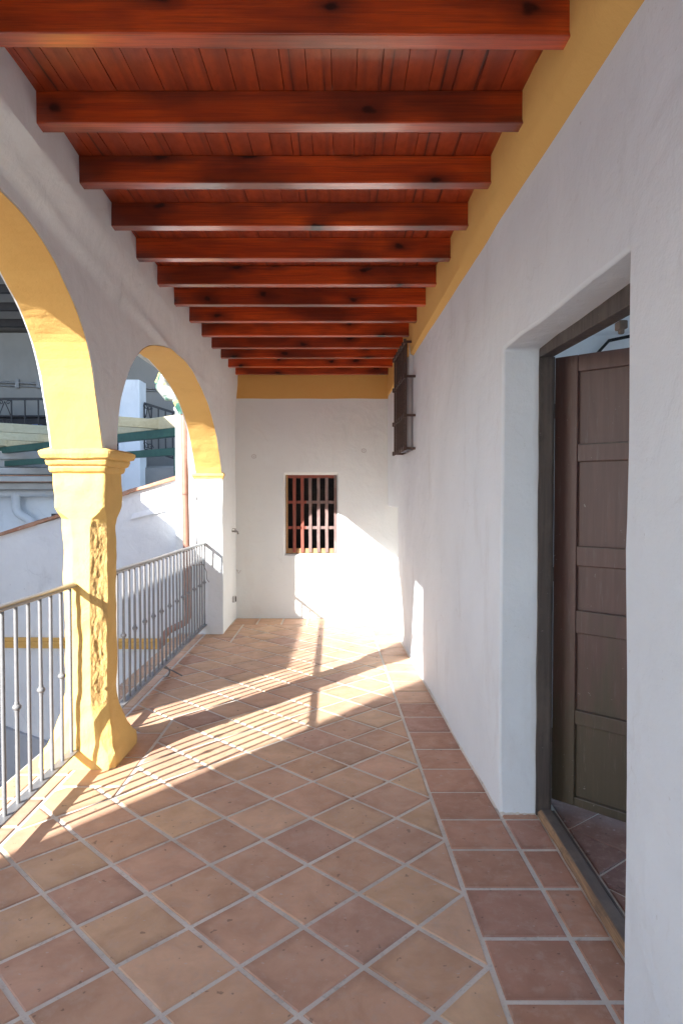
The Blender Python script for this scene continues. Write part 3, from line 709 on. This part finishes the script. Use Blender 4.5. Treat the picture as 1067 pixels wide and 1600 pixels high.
def loft(keys, dz, name, rough=None, amp=1.0):
    mb = MB(); zs = []; z = keys[0][0]
    N = max(2, round((keys[-1][0] - keys[0][0]) / dz)); zs = sorted({keys[0][0], keys[-1][0], *[k[0] for k in keys], *[lin(keys[0][0], keys[-1][0], i / N) for i in range(N + 1)]})
    rows = []; segs = None
    for z in zs:
        vals = [interp([(k[0], k[i]) for k in keys], z) for i in range(1, 6)]
        pts, segs = section(*vals, n=(24 if rough[1] > 1 else 12) if rough else 9)
        cx, cy = (vals[0] + vals[1]) / 2, (vals[2] + vals[3]) / 2; r = []
        for (x, y), (sg, t) in zip(pts, segs):
            d = nz(x, y, z, 4.5, .011 * amp) + nz(x + 5, y, z, 13, .0055 * amp)
            if rough and sg == 1 and rough[0] < z < rough[1] + .015 * math.sin(x * 90) and 0 < t:
                e = min(1, t * 5, (1 - t) * 5); d += e * (-.002 + nz(x * 1.5, y * 1.5, z * .7, 16, .004) + nz(x * 1.3, y * 1.3, z * .6, 45, .0035) + nz(x, y, z, 95, .002))
            L = math.hypot(x - cx, y - cy); r.append((x + (x - cx) / L * d, y + (y - cy) / L * d, z + nz(x, y, z * 3, 7, .004 * amp) * (0 if z in (zs[0], zs[-1]) else 1)))
        rows.append(r)
    m = len(rows[0])
    for i, (a, b) in enumerate(zip(rows, rows[1:])):
        for k in range(m):
            rg = 1 if rough and segs[k][0] == 1 and rough[0] < zs[i] < rough[1] else 0
            mb.quad(a[k], a[(k + 1) % m], b[(k + 1) % m], b[k], rg)
    mb.add(rows[-1], [tuple(range(m))]); mb.add(rows[0], [tuple(range(m - 1, -1, -1))])
    return obj(name, mb, ['yellow_stone', 'rough'], cl, weld=True, smooth=50)
loft([k for k in KEY if k[0] <= .42], .012, 'base', (.34, .43), 1.5)
loft([k for k in KEY if k[0] >= .42], .007, 'shaft', (.41, 1.375))
loft(CAPK, .008, 'capital', None, 1.7)

# ------------------------------------------------------------------ balcony railings
def railing(label, Ya, Yb_, y_first, hz, knob_first, end_knee):
    t = thing('balcony_railing', label, 'railing', (-1.5, (Ya + Yb_) / 2, 0), 'balcony railings between the piers')
    mb = MB()
    # rounded flat handrail
    secs = []; m = 14
    for i in range(25):
        Y = lin(Ya, Yb_, i / 24); z = lin(hz[0], hz[1], i / 24) + nz(70, Y, 0, 1.2, .004)
        secs.append([(-1.5 + .026 * math.cos(2 * PI * k / m), Y, z + .015 * math.sin(2 * PI * k / m)) for k in range(m)])
    for a, b in zip(secs, secs[1:]):
        for k in range(m): mb.quad(a[k], a[(k + 1) % m], b[(k + 1) % m], b[k])
    mb.add(secs[0], [tuple(range(m))]); mb.add(secs[-1], [tuple(range(m))])
    obj('handrail', mb, 'rail', t, weld=True, smooth=60)
    mb = MB(); mb.box(-1.527, -1.473, Ya, Yb_, .098, .110); obj('bottom_rail', mb, 'rail', t, smooth=0, bevel=.002)
    Y = y_first; k = knob_first
    while Y < Yb_ - .01:
        zt = lin(hz[0], hz[1], (Y - Ya) / (Yb_ - Ya)) - .008
        if Y > Ya + .02:
            mb = MB(); jx, jy = rnd.uniform(-.003, .003), rnd.uniform(-.004, .004)
            mb.tube([(-1.5, Y, .106), (-1.5 + jx, Y + jy, .55), (-1.5, Y, zt)], .0095, 10)
            b = obj('bar', mb, 'rail', t, smooth=60)
            if k % 2 == 0:
                mb = MB(); zc = .565 + rnd.uniform(-.006, .006); mb.ball((-1.5 + jx, Y + jy, zc), .0205, .0165); mb.tube([(-1.5 + jx, Y + jy, zc - .024), (-1.5 + jx, Y + jy, zc + .024)], .0115, 10)
                obj('knob', mb, 'rail', b, smooth=60)
        Y += .1245; k += 1
    for Y in end_knee:     # little scroll feet down to the floor
        mb = MB()
        pts = [(-1.5 + .055 * math.sin(a) , Y, .098 - .05 * (1 - math.cos(a))) for a in [PI * i / 10 for i in range(11)]]
        mb.tube([(p[0] + .0, p[1] + .03 * i / 10, p[2]) for i, p in enumerate(pts)], .006, 8)
        mb.tube([(-1.5, Y - .03, .1), (-1.42, Y - .01, .065), (-1.34, Y + .02, .01)], .006, 8)
        obj('scroll_foot', mb, 'rail', t, smooth=60)
    return t
railing('grey bar railing in the near arch, left of the ochre column', .93, 3.745, .975, (1.055, 1.035), 1, (1.4,))
railing('grey bar railing in the far arch, right of the ochre column', 4.055, 7.375, 4.125, (1.03, 1.0), 0, (5.62,))
mb = MB()
mb.tube([(-1.46, 6.55, .80), (-1.52, 6.8, .815), (-1.46, 7.05, .80), (-1.53, 7.3, .805)], .003, 6); mb.tube([(-1.5, 7.25, .80), (-1.46, 7.28, .70), (-1.45, 7.25, .62), (-1.44, 7.32, .58)], .003, 6)
tag(obj('wire', mb, 'iron', smooth=60), 'loose rusty wire tied round the far railing bars', 'wire')

# ------------------------------------------------------------------ ceiling
mb = MB(); x = -1.6; 
while x < .95:
    w = .092; g_ = .0013
    for ya, yb_ in ((-3.0, 2.95), (2.95, 8.5)):
        z = 3.098 + rnd.uniform(0, .0022)
        mb.hexa([(x + g_, ya, z), (x + w - g_, ya, z), (x + w - g_, yb_, z), (x + g_, yb_, z)], [(x + .001, ya, z + .012), (x + w - .001, ya, z + .012), (x + w - .001, yb_, z + .012), (x + .001, yb_, z + .012)])
    x += w
mb.box(-1.6, 1.2, -3.0, 8.5, 3.125, 3.14)
bo = obj('ceiling_boards', mb, 'board', smooth=0); tag(bo, 'dark red stained tongue-and-groove boards above the ceiling beams', 'ceiling boards')
mb = MB()
n = 26; Lx = 2.5; prev = None
for i in range(n):
    a, b = lin(-1.56, .94, i / n), lin(-1.56, .94, (i + 1) / n)
    def sec(x_): 
        e = nz(x_, 80, 0, 1.5, .002); return [(x_, -.035 + e, -.062), (x_, .035 + e, -.062), (x_, .035, .062), (x_, -.035, .062)]
    A, B = sec(a), sec(b)
    for k in range(4): mb.quad(A[k], B[k], B[(k + 1) % 4], A[(k + 1) % 4])
first = obj('ceiling_beam', mb, 'beam', weld=True, smooth=30, bevel=.004)
ords = ['nearest the camera, cut by the top of the photo', 'second', 'third', 'fourth', 'fifth', 'sixth', 'seventh', 'eighth', 'ninth', 'tenth', 'third from the end wall', 'last but one before the end wall', 'last, right against the end wall']
for k in range(13):
    o = first if k == 0 else first.copy()
    if k: COL.objects.link(o)
    o.location = (0, 2.175 + .499 * k, 3.036 + rnd.uniform(-.003, .003) + (.004 if k else 0) - .0005 * k); o.rotation_euler = (rnd.uniform(-.008, .008), 0, (.008 if k == 0 else rnd.uniform(-.0015, .0015)))
    tag(o, ('red stained ceiling beam, ' + ords[k]) if k in (0, 10, 11, 12) else 'red stained ceiling beam, %s back from the front one' % ords[k] if k > 1 else 'red stained ceiling beam just behind the front one', 'ceiling beam', 'ceiling beams of the porch')

# roof over the porch, with its eave out over the courtyard
rf = thing('porch_roof', 'tiled roof slab over the porch with an overhanging eave', 'roof', (-.5, 2.6, 3.15))
mb = MB(); mb.hexa([(-2.1, -3.2, 2.965), (-1.62, -3.2, 3.13), (-1.62, 8.6, 3.13), (-2.1, 8.6, 2.965)], [(-2.1, -3.2, 3.03), (-1.62, -3.2, 3.24), (-1.62, 8.6, 3.24), (-2.1, 8.6, 3.03)])
obj('eave', mb, 'slab', rf, smooth=0)
mb = MB(); mb.box(-1.619, 4.5, -3.2, 8.9, 3.145, 3.30); obj('slab', mb, 'slab', rf, smooth=0)

# ------------------------------------------------------------------ small fittings
def ring(name, x, z, label):
    t = MB(); r = .026
    t.tube([(x + r * math.cos(a), YB - .012, z + r * .85 * math.sin(a)) for a in [2 * PI * i / 20 for i in range(21)]], .0045, 8)
    t.ball((x, YB + .012, z), .016, .016)
    return tag(obj(name, t, 'pvc', smooth=60), label, 'wall ring', 'wall rings on the end wall')
ring('wall_ring', -1.075, 2.0, 'small round metal ring on the end wall, left above the barred window')
ring('wall_ring', .272, 2.07, 'small round metal ring on the end wall, right above the barred window')
mb = MB(); mb.tube([(-1.30, 8.0, 1.095), (-1.235, 8.0, 1.095)], .010, 8); mb.tube([(-1.255, 7.96, 1.095), (-1.255, 8.04, 1.095)], .012, 8); mb.tube([(-1.235, 8.0, 1.095), (-1.225, 8.0, 1.06)], .009, 8); mb.tube([(-1.26, 8.0, 1.095), (-1.26, 8.0, 1.125)], .006, 8)
mb.bar((-1.29, 7.985, 1.13), (-1.25, 7.985, 1.125), .012, .006)
tag(obj('wall_tap', mb, 'grey_metal', smooth=50), 'small metal water tap on the far white pier', 'tap')
mb = MB(); mb.tube([(-1.28, YB, .585), (-1.265, YB - .03, .56), (-1.24, YB - .02, .60)], .006, 8); mb.tube([(-1.30, YB, .60), (-1.27, YB - .02, .595)], .006, 8)
tag(obj('wall_hook', mb, 'pvc', smooth=50), 'little pale hook low in the corner of the end wall', 'hook')
sk = thing('wall_socket', 'small boxed outlet low on the far white pier', 'socket', (-1.29, 8.04, .28))
mb = MB(); mb.box(-1.315, -1.268, 8.00, 8.08, .245, .315); obj('box', mb, 'pvc', sk, smooth=0, bevel=.005)
mb = MB(); mb.box(-1.2679, -1.262, 8.03, 8.075, .25, .31); obj('cover', mb, 'black', sk, smooth=0)

# ------------------------------------------------------------------ outside: ground, courtyard wall, pipes
mb = MB(); mb.box(-120, 120, -120, 160, -3.6, -3.3); o = obj('ground', mb, 'ground', smooth=0); o['kind'] = 'structure'
pb = thing('porch_base_wall', 'white supporting wall under the tiled porch floor', 'wall', (-1.7, 3, -3.3))
mb = MB(); mb.box(-1.76, -1.5, -3.0, 8.4, -3.3, -.285); obj('wall_face', mb, 'white_court', pb, smooth=0)

YC = 7.70
cw = thing('courtyard_wall', 'white courtyard wall with sloping tiled top and ochre stripe', 'wall', (-3.0, YC, -3.3))
mb = MB()
def ctop(x): return interp([(-9, -.7), (-3.906, 1.06), (-3.245, 1.255), (-2.547, 1.505), (-1.888, 1.70), (-1.6, 1.78)], x)
Xc = grid(-8, -1.60, [], .16)
def cp(x, z): return (x, YC + nz(x, 90, z, 1.0, .03) + nz(x, 91, z, 3, .012), z)
for a, b in zip(Xc, Xc[1:]):
    zs = lambda x: [lin(-3.3, ctop(x), k / 28) for k in range(29)]
    za, zb_ = zs(a), zs(b)
    for k in range(28): mb.quad(cp(a, za[k]), cp(b, zb_[k]), cp(b, zb_[k + 1]), cp(a, za[k + 1]))
    mb.quad((a, YC + .02, ctop(a)), (b, YC + .02, ctop(b)), (b, YC + .25, ctop(b)), (a, YC + .25, ctop(a)))
    mb.quad((a, YC + .25, -3.3), (b, YC + .25, -3.3), (b, YC + .25, ctop(b)), (a, YC + .25, ctop(a)))
mb.hexa([(-2.40, YC - .03, 1.25), (-2.02, YC - .03, 1.34), (-2.02, YC + .02, 1.34), (-2.40, YC + .02, 1.25)], [(-2.38, YC - .012, 1.31), (-2.02, YC - .02, 1.40), (-2.02, YC + .02, 1.42), (-2.38, YC + .02, 1.33)])
obj('wall_face', mb, 'white_court', cw, weld=True, smooth=50)
xs = -7.9; rr = random.Random(3)
while xs < -1.65:
    x1 = min(xs + rr.uniform(.5, .62), -1.62); mb = MB(); sl = .026
    z0_, z1_ = ctop(xs), ctop(x1)
    mb.hexa([(xs, YC - .05, z0_ + .004), (x1 + .03, YC - .05, z1_ + .004), (x1 + .03, YC + .30, z1_ + .01), (xs, YC + .30, z0_ + .01)], [(xs, YC - .045, z0_ + .035), (x1 + .03, YC - .045, z1_ + .055), (x1 + .03, YC + .30, z1_ + .09), (xs, YC + .30, z0_ + .07)])
    obj('coping_tile', mb, 'coping', cw, smooth=0, bevel=.006); xs = x1
mb = MB()
for (d, za, zb_) in ((.035, -.115, -.155), (.055, -.155, -.185), (.030, -.185, -.235)):
    mb.hexa([(-8, YC - d, zb_ + .05), (-1.7, YC - d, zb_ - .01), (-1.7, YC + .05, zb_ - .01), (-8, YC + .05, zb_ + .05)], [(-8, YC - d, za + .05), (-1.7, YC - d, za - .01), (-1.7, YC + .05, za - .01), (-8, YC + .05, za + .05)])
obj('string_course', mb, 'yellow', cw, smooth=0, bevel=.006)
mb = MB(); mb.hexa([(-8, YC - .06, -3.3), (-1.7, YC - .06, -3.3), (-1.7, YC + .04, -3.3), (-8, YC + .04, -3.3)], [(-8, YC - .06, .30), (-1.7, YC - .06, -1.88), (-1.7, YC + .04, -1.88), (-8, YC + .04, .30)])  # grey lower part of the wall, top edge sloping down to the right
obj('grey_foot', mb, 'grey_foot', cw, smooth=0, bevel=.01)

cp_ = thing('courtyard_pier', 'white pier beside the far arch carrying the brown drainpipe', 'pier', (-1.72, 7.55, -3.3))
mb = MB()
for k in range(40):
    a, b = lin(-3.3, 2.46, k / 40), lin(-3.3, 2.46, (k + 1) / 40); e = lambda z: nz(3, 3, z, 1.6, .008)
    mb.hexa([(-1.835 + e(a), 7.47, a), (-1.585, 7.47, a), (-1.585, 7.8, a), (-1.835 + e(a), 7.8, a)], [(-1.835 + e(b), 7.47, b), (-1.585, 7.47, b), (-1.585, 7.8, b), (-1.835 + e(b), 7.8, b)])
obj('shaft', mb, 'white', cp_, weld=True, smooth=40)
mb = MB(); mb.box(-1.85, -1.58, 7.455, 7.81, 2.46, 2.50); obj('top_slab', mb, 'white', cp_, smooth=0, bevel=.01)

def bend(pts, r, n=5):
    pts = [Vector(p) for p in pts]; out = [pts[0]]
    for a, b, c in zip(pts, pts[1:], pts[2:]):
        d1 = (a - b).normalized(); d2 = (c - b).normalized(); p0, p2 = b + d1 * r, b + d2 * r
        for i in range(n + 1):
            t = i / n; out.append(p0.lerp(b, t).lerp(b.lerp(p2, t), t))
    return out + [pts[-1]]
dp_ = thing('drainpipe', 'brown painted drainpipe running down behind the far railing', 'drainpipe', (-1.68, 7.28, -3.3))
mb = MB(); mb.tube(bend([(-1.70, 7.30, 2.47), (-1.665, 7.28, .30), (-1.665, 7.28, .16), (-1.90, 7.22, .05), (-1.93, 7.2, -.12), (-1.93, 7.2, -3.3)], .07), .037, 14)
obj('pipe', mb, 'copper', dp_, smooth=60)
for z in (1.55, .75):
    mb = MB(); xx = lin(-1.665, -1.70, (z - .3) / 2.17); mb.tube([(xx, 7.28, z - .012), (xx, 7.28, z + .012)], .043, 14); obj('bracket', mb, 'copper', dp_, smooth=50)
gp = thing('ceramic_downpipe', 'green and white glazed ceramic spout above the drainpipe', 'downpipe', (-1.8, 7.3, 2.5))
def lump(name, pts, rs):
    mb = MB(); P = []; R_ = []
    for i in range(len(pts) - 1):
        for k in range(5): P.append(Vector(pts[i]).lerp(Vector(pts[i + 1]), k / 5)); R_.append(lin(rs[i], rs[i + 1], k / 5) * (1 + .04 * math.sin(i * 2 + k * 1.1)))
    P.append(Vector(pts[-1])); R_.append(rs[-1]); mb.tube(P, R_, 14)
    obj(name, mb, 'glazed', gp, smooth=50)
lump('upper_section', [(-1.80, 7.30, 2.86), (-1.90, 7.28, 2.80), (-1.96, 7.27, 2.70)], [.06, .075, .055])
lump('elbow', [(-1.945, 7.27, 2.73), (-1.87, 7.28, 2.63), (-1.76, 7.29, 2.62)], [.07, .075, .06])
lump('spout', [(-1.90, 7.26, 2.565), (-1.80, 7.28, 2.60), (-1.74, 7.29, 2.56)], [.03, .065, .06])
lump('lower_section', [(-1.78, 7.285, 2.575), (-1.735, 7.29, 2.50), (-1.70, 7.30, 2.41)], [.052, .060, .056])

# pergola across the courtyard
pg = thing('pergola', 'pale timber pergola beam carried on green steel beams', 'pergola', (-4.5, 11.2, 2.5))
A0, A1 = Vector((-1.75, 8.75, 2.62)), Vector((-8.5, 14.85, 2.62))
d = (A1 - A0).normalized(); nn = Vector((d.y, -d.x, 0))
mb = MB(); mb.bar(A0 + Vector((0, 0, -.10)) + nn * 0, A1 + Vector((0, 0, -.10)), .10, .17); obj('timber_beam', mb, 'pergola', pg, smooth=0, bevel=.008)
mb = MB(); mb.bar(A0 + Vector((0, 0, -.245)), A1 + Vector((0, 0, -.245)), .12, .115); obj('steel_beam', mb, 'green_steel', pg, smooth=0, bevel=.004)
mb = MB(); mb.bar(A0 + Vector((0, 0, -.50)) + nn * .05 + d * .3, A1 + Vector((0, 0, -.50)) + nn * .05, .10, .10); obj('steel_beam', mb, 'green_steel', pg, smooth=0, bevel=.004)
for t in (1.05, 3.0, 4.6, 6.2, 7.6):
    p = A0 + d * t; mb = MB(); mb.bar(p + Vector((0, 0, -.11)) + nn * .10, p + Vector((0, 0, -.11)) - nn * 1.5 + d * .2, .09, .13); r_ = obj('rafter', mb, 'pergola', pg, smooth=0, bevel=.006)
    mb = MB(); mb.bar(p + Vector((0, 0, -.11)) + nn * .102, p + Vector((0, 0, -.11)) + nn * .112, .11, .15); obj('end_plate', mb, 'pvc', r_, smooth=0)
for t in (.6, 7.9):
    p = A0 + d * t; mb = MB(); mb.bar((p.x, p.y, -3.3), (p.x, p.y, 2.06), .12, .12, (0, 1, 0)); obj('post', mb, 'green_steel', pg, smooth=0)

# house across the courtyard
YH = 13.2
ho = thing('courtyard_house', 'grey shaded house with an iron balcony across the courtyard', 'house', (-6, YH, -3.3))
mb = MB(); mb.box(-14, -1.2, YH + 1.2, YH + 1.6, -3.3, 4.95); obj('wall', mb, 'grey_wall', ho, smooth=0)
mb = MB(); mb.hexa([(-14, YH - 1.6, 5.95), (-1.2, YH - 1.6, 5.95), (-1.2, YH + 1.6, 4.96), (-14, YH + 1.6, 4.96)], [(-14, YH - 1.6, 6.15), (-1.2, YH - 1.6, 6.15), (-1.2, YH + 1.6, 5.16), (-14, YH + 1.6, 5.16)])
ro = obj('roof', mb, 'grey_wall', ho, smooth=0)
for k in range(5):
    yy = YH - 1.4 + k * .58; zz = 5.95 - (yy - YH + 1.6) * .309
    mb = MB(); mb.hexa([(-13.9, yy, zz - .15), (-1.3, yy, zz - .15), (-1.3, yy + .12, zz - .15), (-13.9, yy + .12, zz - .15)], [(-13.9, yy, zz - .002), (-1.3, yy, zz - .002), (-1.3, yy + .12, zz - .04), (-13.9, yy + .12, zz - .04)]); obj('roof_beam', mb, 'dark_cloth', ro, smooth=0)
mb = MB(); mb.box(-4.27, -3.86, YH - .25, YH + .2, -3.3, 3.72); obj('pillar', mb, 'white_court', ho, smooth=0, bevel=.015)
mb = MB(); mb.box(-14, -4.28, YH - .15, YH + 1.2, 2.05, 2.35); mb.box(-14, -5.6, YH - .22, YH - .151, 2.20, 2.36); mb.box(-4.2, -1.2, YH + .5, YH + 1.2, 1.9, 2.1); obj('balcony_slab', mb, 'slab', ho, smooth=0, bevel=.01)
mb = MB(); mb.box(-14, -5.0, YH - .6, YH - .16, 1.62, 1.74); mb.box(-14, -5.2, YH - .75, YH - .3, 1.76, 1.86); mb.box(-14, -5.4, YH - .5, YH - .151, 1.9, 2.03); obj('ledge', mb, 'slab', ho, smooth=0, bevel=.015)
mb = MB(); mb.box(-14, -5.2, YH - .755, YH - .70, 1.75, 1.762); mb.box(-14, -5.2, YH - .70, YH - .6, 1.865, 1.885); obj('ledge_tile', mb, 'coping', ho, smooth=0)
mb = MB(); mb.box(-14, -4.9, YH - .12, YH + .3, -3.3, 1.615); obj('lower_wall', mb, 'white_court', ho, smooth=0)
mb = MB(); mb.box(-5.62, -5.3, YH - .135, YH - .121, .55, 1.15); obj('window', mb, 'dark', ho, smooth=0)
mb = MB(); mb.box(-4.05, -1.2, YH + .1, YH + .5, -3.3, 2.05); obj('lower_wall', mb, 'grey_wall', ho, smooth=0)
mb = MB(); mb.tube([(-8, YH + 1.17, 3.93), (-6.1, YH + 1.17, 3.86), (-3.2, YH + 1.17, 3.74)], .022, 8); mb.tube([(-8, YH + 1.17, 3.86), (-3.2, YH + 1.17, 3.69)], .015, 8)
for x in (-6.9, -6.45, -5.3): mb.box(x, x + .08, YH + 1.13, YH + 1.2, 3.78, 3.96)
obj('conduit', mb, 'grey_metal', ho, smooth=50)
# balcony railing of that house
def iron_rail(label, p, q, h, nb, orn):
    t = thing('iron_railing', label, 'railing', p, 'black iron railings of the house across the courtyard')
    p = Vector(p); q = Vector(q); up = Vector((0, 0, h)); dd = (q - p).normalized()
    mb = MB(); mb.bar(p + up, q + up, .045, .045); obj('top_rail', mb, 'black_iron', t, smooth=0)
    mb = MB(); mb.bar(p + up * .06, q + up * .06, .03, .03); obj('bottom_rail', mb, 'black_iron', t, smooth=0)
    for i in range(nb + 1):
        b = p.lerp(q, i / nb); mb = MB(); mb.bar(b + up * .07, b + up * .98, .022, .022, dd); obj('bar', mb, 'black_iron', t, smooth=0)
    for i in orn:
        b = p.lerp(q, (i + .5) / nb); w = (q - p).length / nb
        for s in (-1, 1):
            mb = MB(); mb.tube([b + up * .95, b + dd * (s * w * .45) + up * .66, b + dd * (s * w * .5) + up * .5], .010, 6); obj('brace', mb, 'black_iron', t, smooth=60)
            for cz, r in ((.93, .05), (.52, .07), (.14, .07)):
                mb = MB(); c = b + dd * (s * w * .28) + up * cz; mb.tube([c + dd * (s * r * math.cos(a) * (1 - a / 9)) + Vector((0, 0, r * math.sin(a) * (1 - a / 9))) for a in [2 * PI * k / 12 * 1.2 for k in range(13)]], .009, 6); obj('scroll', mb, 'black_iron', t, smooth=60)
iron_rail('black iron balcony railing with scrollwork, seen through the near arch', (-9.5, YH - .1, 2.42), (-4.3, YH - .1, 2.42), .95, 20, (2, 7, 11, 16))
iron_rail('black iron stair railing sloping down, seen through the far arch', (-3.84, YH, 2.35), (-2.2, YH, 1.83), .95, 12, (0,))
mb = MB(); mb.ball((-6.05, YH + .25, 2.62), .34, .30, 18, 12); tag(obj('beach_ball', mb, 'blue', smooth=60), 'round blue plastic object behind the balcony railing', 'ball')
mb = MB(); mb.box(-8.2, -5.75, YH + .55, YH + 1.0, 2.36, 3.08); mb.box(-8.3, -5.7, YH + .5, YH + 1.05, 3.08, 3.13); tag(obj('covered_table', mb, 'dark_cloth', smooth=0, bevel=.03), 'dark covered furniture on the balcony behind the blue object', 'covered furniture')
mb = MB(); mb.box(-5.7, -4.45, YH + .1, YH + .45, 2.36, 2.60); mb.box(-5.72, -4.43, YH + .08, YH + .47, 2.601, 2.66); tag(obj('planter_box', mb, ['blue_grey', 'pvc'], smooth=0, bevel=.015), 'slate blue box with a white top on the balcony', 'box')
pp = thing('waste_pipe', 'grey plastic waste pipe with a bend under the balcony ledge', 'pipe', (-6.5, YH - .25, -3.3))
mb = MB(); mb.tube([(-12, YH - .3, 1.50), (-5.2, YH - .3, 1.56)], .075, 14); obj('horizontal_pipe', mb, 'pvc', pp, smooth=60)
mb = MB(); mb.tube(bend([(-6.22, YH - .3, 1.55), (-6.22, YH - .3, 1.18), (-5.92, YH - .3, 1.02), (-5.90, YH - .3, .6), (-5.90, YH - .3, -3.3)], .12), .085, 14); mb.tube([(-5.90, YH - .3, .82), (-5.9, YH - .3, .94)], .095, 14); obj('down_pipe', mb, 'pvc', pp, smooth=60)
mb = MB(); mb.box(-6.95, -6.72, YH - .2, YH - .121, .72, 1.45); obj('pipe_cover', mb, 'glass_shutter', pp, smooth=0)
mb = MB(); mb.tube([(-6.75, YH - .15, .74), (-6.0, YH - .15, .6)], .018, 6); obj('thin_pipe', mb, 'grey_metal', pp, smooth=50)

# neighbouring houses round the courtyard: they shade part of the porch; added light blockers follow too
nh = thing('neighbour_house', 'tall white neighbouring house at the near side of the courtyard', 'house', (-4.7, -3.4, -3.3))
mb = MB(); mb.box(-5.2, -4.2, -8.5, -2.05, -3.3, 5.7); obj('wall', mb, 'white_court', nh, smooth=0)
mb = MB(); mb.box(-5.3, -4.2, -8.6, -2.06, 5.71, 5.85); obj('roof', mb, 'coping', nh, smooth=0)
rw2 = thing('added_rear_wall', 'unseen white wall added behind the camera to limit sky light, with a wide opening', 'wall', (-.4, -3.1, 0))  # unseen wall, added to hold back sky light from behind
mb = MB(); mb.box(-1.6, -1.25, -3.2, -3.01, -.3, 3.12); mb.box(.45, 1.2, -3.2, -3.01, -.3, 3.12); mb.box(-1.249, .449, -3.2, -3.01, 2.35, 3.12); obj('wall_face', mb, 'white', rw2, smooth=0)
th_ = thing('added_shade_house', 'unseen tall pale block added left of the courtyard to shade the balcony house', 'house', (-9.6, 8, -3.3))  # unseen block, added to keep the sun off the balcony house
mb = MB(); mb.box(-10.2, -9.0, 1.5, 14.5, -3.3, 8.9); obj('wall', mb, 'white_court', th_, smooth=0)
mb = MB(); mb.box(-10.3, -8.9, 1.4, 14.6, 8.91, 9.05); obj('roof', mb, 'coping', th_, smooth=0)
nh = thing('courtyard_wing', 'low white wing with a taller end along the open side of the courtyard', 'house', (-5.2, 4.6, -3.3))
mb = MB(); mb.box(-5.8, -4.0, 1.34, 5.46, -3.3, 2.80); mb.box(-5.8, -4.0, 5.465, 7.62, -3.3, 3.75); obj('wall', mb, 'white_court', nh, smooth=0)
mb = MB(); mb.box(-5.9, -4.0, 1.34, 5.462, 2.805, 2.83); mb.box(-5.9, -4.0, 5.462, 7.62, 3.755, 3.85); obj('roof', mb, 'coping', nh, smooth=0)

for (ya, za) in ((2.1, .6), (4.0, .6), (6.2, .9), (2.1, -1.9), (4.0, -1.9)):
    mb = MB(); 
    for b_ in ((ya - .06, ya, za, za + 1.2), (ya + .8, ya + .86, za, za + 1.2), (ya - .06, ya + .86, za + 1.2, za + 1.26), (ya - .06, ya + .86, za - .06, za), (ya + .38, ya + .42, za, za + 1.2)): mb.box(-4.03, -3.975, *b_)
    wf = obj('window', mb, 'win_grey', nh, smooth=0)
    mb = MB(); mb.box(-4.02, -3.99, ya, ya + .8, za, za + 1.2); obj('pane', mb, 'dark', wf, smooth=0)

# ------------------------------------------------------------------ light, sky, camera
sd = Vector((1, 1.30, -.80)).normalized()
sun = bpy.data.lights.new('sun', 'SUN'); so = bpy.data.objects.new('sun', sun); COL.objects.link(so)
sun.energy = 4.6; sun.angle = math.radians(.5); sun.color = (1, .97, .93)
so.rotation_euler = sd.to_track_quat('-Z', 'Y').to_euler(); so.location = (-6, -6, 8)
w = bpy.data.worlds.new('World'); S.world = w; w.use_nodes = True
nt = w.node_tree; bg = nt.nodes['Background']
sky = nt.nodes.new('ShaderNodeTexSky'); sky.sky_type = 'NISHITA'; sky.sun_disc = False
to = -sd
sky.sun_elevation = math.asin(to.z); sky.sun_rotation = math.atan2(to.x, to.y)
sky.air_density = 1.0; sky.dust_density = .6; sky.ozone_density = 3.0
nt.links.new(sky.outputs[0], bg.inputs[0]); bg.inputs[1].default_value = .15
cam = bpy.data.cameras.new('camera'); co = bpy.data.objects.new('camera', cam); COL.objects.link(co)
co.location = (0, 0, 1.55); co.rotation_euler = (PI / 2 - .0281, 0, 0)
cam.sensor_fit = 'VERTICAL'; cam.sensor_height = 36; cam.lens = 36 * 1053 / 1600; cam.clip_start = .02; cam.clip_end = 400
S.camera = co
S.view_settings.view_transform = 'Standard'; S.view_settings.look = 'None'; S.view_settings.gamma = 1; S.view_settings.exposure = 1.80
S.render.engine = 'CYCLES'; S.cycles.use_denoising = True; S.cycles.max_bounces = 12; S.cycles.diffuse_bounces = 8
